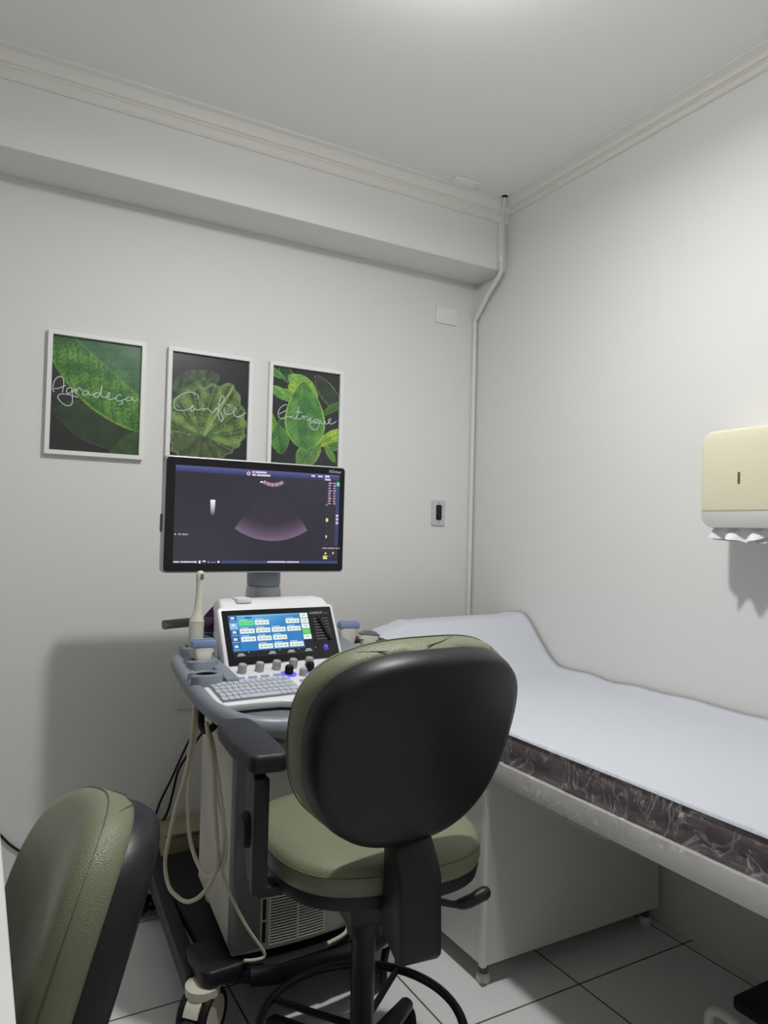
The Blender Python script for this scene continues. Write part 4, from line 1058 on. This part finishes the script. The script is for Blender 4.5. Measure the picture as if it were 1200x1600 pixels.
def flat_probe(name, label, pos, yaw, w, lens_h, curved, tilt, cable, hgt=0.085):
    t = thing(name, label, 'ultrasound probe', mw(pos), R(4+yaw))
    Mt = RY(tilt)
    b = NB(); n = 22; prof = [(0.011, 0.010, -0.03), (0.012, 0.011, 0.0), (w*0.34, 0.013, 0.02), (w*0.36, 0.0135, 0.04), (w*0.42, 0.013, 0.055), (w*0.49, 0.012, hgt-0.015), (w*0.5, 0.012, hgt)]
    rings = []
    for a, d, z in prof:
        rings.append([b.verts.new((a*math.copysign(abs(math.cos(2*math.pi*k/n))**0.6, math.cos(2*math.pi*k/n)), d*math.copysign(abs(math.sin(2*math.pi*k/n))**0.6, math.sin(2*math.pi*k/n)), z)) for k in range(n)])
    for i in range(len(rings)-1):
        for k in range(n): b.faces.new((rings[i][k], rings[i][(k+1) % n], rings[i+1][(k+1) % n], rings[i+1][k]))
    b.faces.new(rings[0]); b.faces.new(rings[-1])
    bmesh.ops.transform(b, matrix=Mt, verts=b.verts[:]); obj('probe_body', b, M['probe'], t)
    b = NB()
    if curved:
        top = [(-w/2, hgt)]+[(-w/2+w*k/12, hgt+lens_h*(1-((k-6)/6)**2)+0.004) for k in range(13)]+[(w/2, hgt)]
        prism(b, top, -0.012, 0.012, axis='y', bev=0.003)
    else:
        box(b, -w/2-0.002, w/2+0.002, -0.0135, 0.0135, hgt, hgt+lens_h, bev=0.004)
        box(b, -w/2+0.004, w/2-0.004, -0.007, 0.007, hgt+lens_h-0.001, hgt+lens_h+0.004, bev=0.002)
    bmesh.ops.transform(b, matrix=Mt, verts=b.verts[:]); obj('lens', b, M['midgrey'] if curved else M['probeblue'], t)
    if cable:
        inv = (Matrix.Translation(mw(pos))@RZ(4+yaw)).inverted()
        b = NB(); tube(b, smooth_path([inv@(MO_rel@Vector(q)) for q in cable], 5), 0.0055, 8); obj('cable', b, M['cable'], t)
    return t
flat_probe('linear_probe', 'cream linear probe with lilac blue tip in the middle left holder', (-0.262, -0.095, 0.885), -4, 0.066, 0.022, False, 0, [(-0.264, -0.10, 0.87)]+C2, 0.072)
flat_probe('linear_probe', 'cream linear probe with lilac blue tip in the right holder beside the touch panel', (0.338, 0.095, 0.872), 8, 0.084, 0.022, False, 4, [(0.335, 0.09, 0.85), (0.34, 0.10, 0.70), (0.33, 0.05, 0.45), (0.27, -0.20, 0.28), (0.18, -0.33, 0.235), (0.115, -0.385, 0.218), (0.083, -0.392, 0.205), (0.06, -0.40, 0.185), (0.0, -0.41, 0.18)], 0.085)
flat_probe('convex_probe', 'white convex probe with curved grey lens in the right holder', (0.398, 0.055, 0.872), 5, 0.085, 0.014, True, 8, None, 0.062)
t = obj('probe_cable', tube(NB(), smooth_path(wpath([(-0.285,-0.216,0.765),(-0.285,-0.261,0.693),(-0.285,-0.292,0.617),(-0.285,-0.344,0.550),(-0.285,-0.374,0.512),(-0.285,-0.370,0.461),(-0.285,-0.351,0.421),(-0.272,-0.362,0.375),(-0.250,-0.372,0.325),(-0.225,-0.380,0.275),(-0.20,-0.384,0.235),(-0.176,-0.386,0.197),(-0.178,-0.386,0.185),(-0.20,-0.384,0.184),(-0.23,-0.382,0.190)]), 5), 0.0042, 8), M['cable'])
tag(t, 'beige probe cable hanging down the front left edge of the cart', 'cable')

# black power cords, box and purple cloth behind the machine
t = obj('power_cord', tube(NB(), smooth_path([(-1.30, -0.16, 0.62), (-1.312, -0.05, 0.552), (-1.358, -0.03, 0.448), (-1.402, -0.02, 0.341), (-1.436, -0.015, 0.268), (-1.47, -0.012, 0.18), (-1.55, -0.012, 0.10), (-1.70, -0.012, 0.09), (-1.85, -0.010, 0.125), (-1.929, -0.008, 0.180), (-1.975, -0.008, 0.233), (-2.05, -0.008, 0.33)], 6), 0.0042, 8), M['rubber'])
tag(t, 'thin black cord hanging behind the machine and running along the back wall', 'power cord')
t = obj('power_cord', tube(NB(), smooth_path([(-1.29, -0.16, 0.58), (-1.306, -0.06, 0.508), (-1.345, -0.045, 0.439), (-1.380, -0.04, 0.379), (-1.401, -0.04, 0.286), (-1.418, -0.04, 0.224), (-1.451, -0.04, 0.171), (-1.51, -0.045, 0.08), (-1.56, -0.06, 0.006), (-1.62, -0.09, 0.005)], 6), 0.0046, 8), M['rubber'])
tag(t, 'thicker black cord curving down behind the machine to the floor', 'power cord')
t = thing('floor_box', 'beige electrical box on the floor behind the ultrasound machine', 'electrical box', (-1.33, -0.10, 0))
obj('body', B(-0.12, 0.12, -0.075, 0.075, 0.004, 0.19, bev=0.006), M['beigebox'], t)
obj('lid', B(-0.125, 0.125, -0.08, 0.08, 0.186, 0.20, bev=0.004), M['beigebox'], t)
b = NB(); box(b, -0.10, 0.10, -0.077, -0.07, 0.075, 0.081); box(b, -0.10, 0.10, -0.077, -0.07, 0.12, 0.124); obj('panel_line', b, M['darkgrey'], t)
b = NB(); nx = 18; vs = []
for j in range(nx+1):
    row = []
    for i in range(nx+1):
        u, v = i/nx, j/nx
        z = 0.957+0.085*(math.sin(math.pi*u)**0.6)*(math.sin(math.pi*v)**0.6)*(1+0.35*noise.noise(Vector((u*3, v*3, 2))))
        row.append(b.verts.new(MO_rel@Vector((-0.150+0.12*u, 0.185+0.11*v, z))))
    vs.append(row)
for j in range(nx):
    for i in range(nx): b.faces.new((vs[j][i], vs[j][i+1], vs[j+1][i+1], vs[j+1][i]))
t = obj('folded_cloth', b, M['purple'], angle=60)
tag(t, 'purple cloth lying on the tray behind the touch panel', 'cloth')
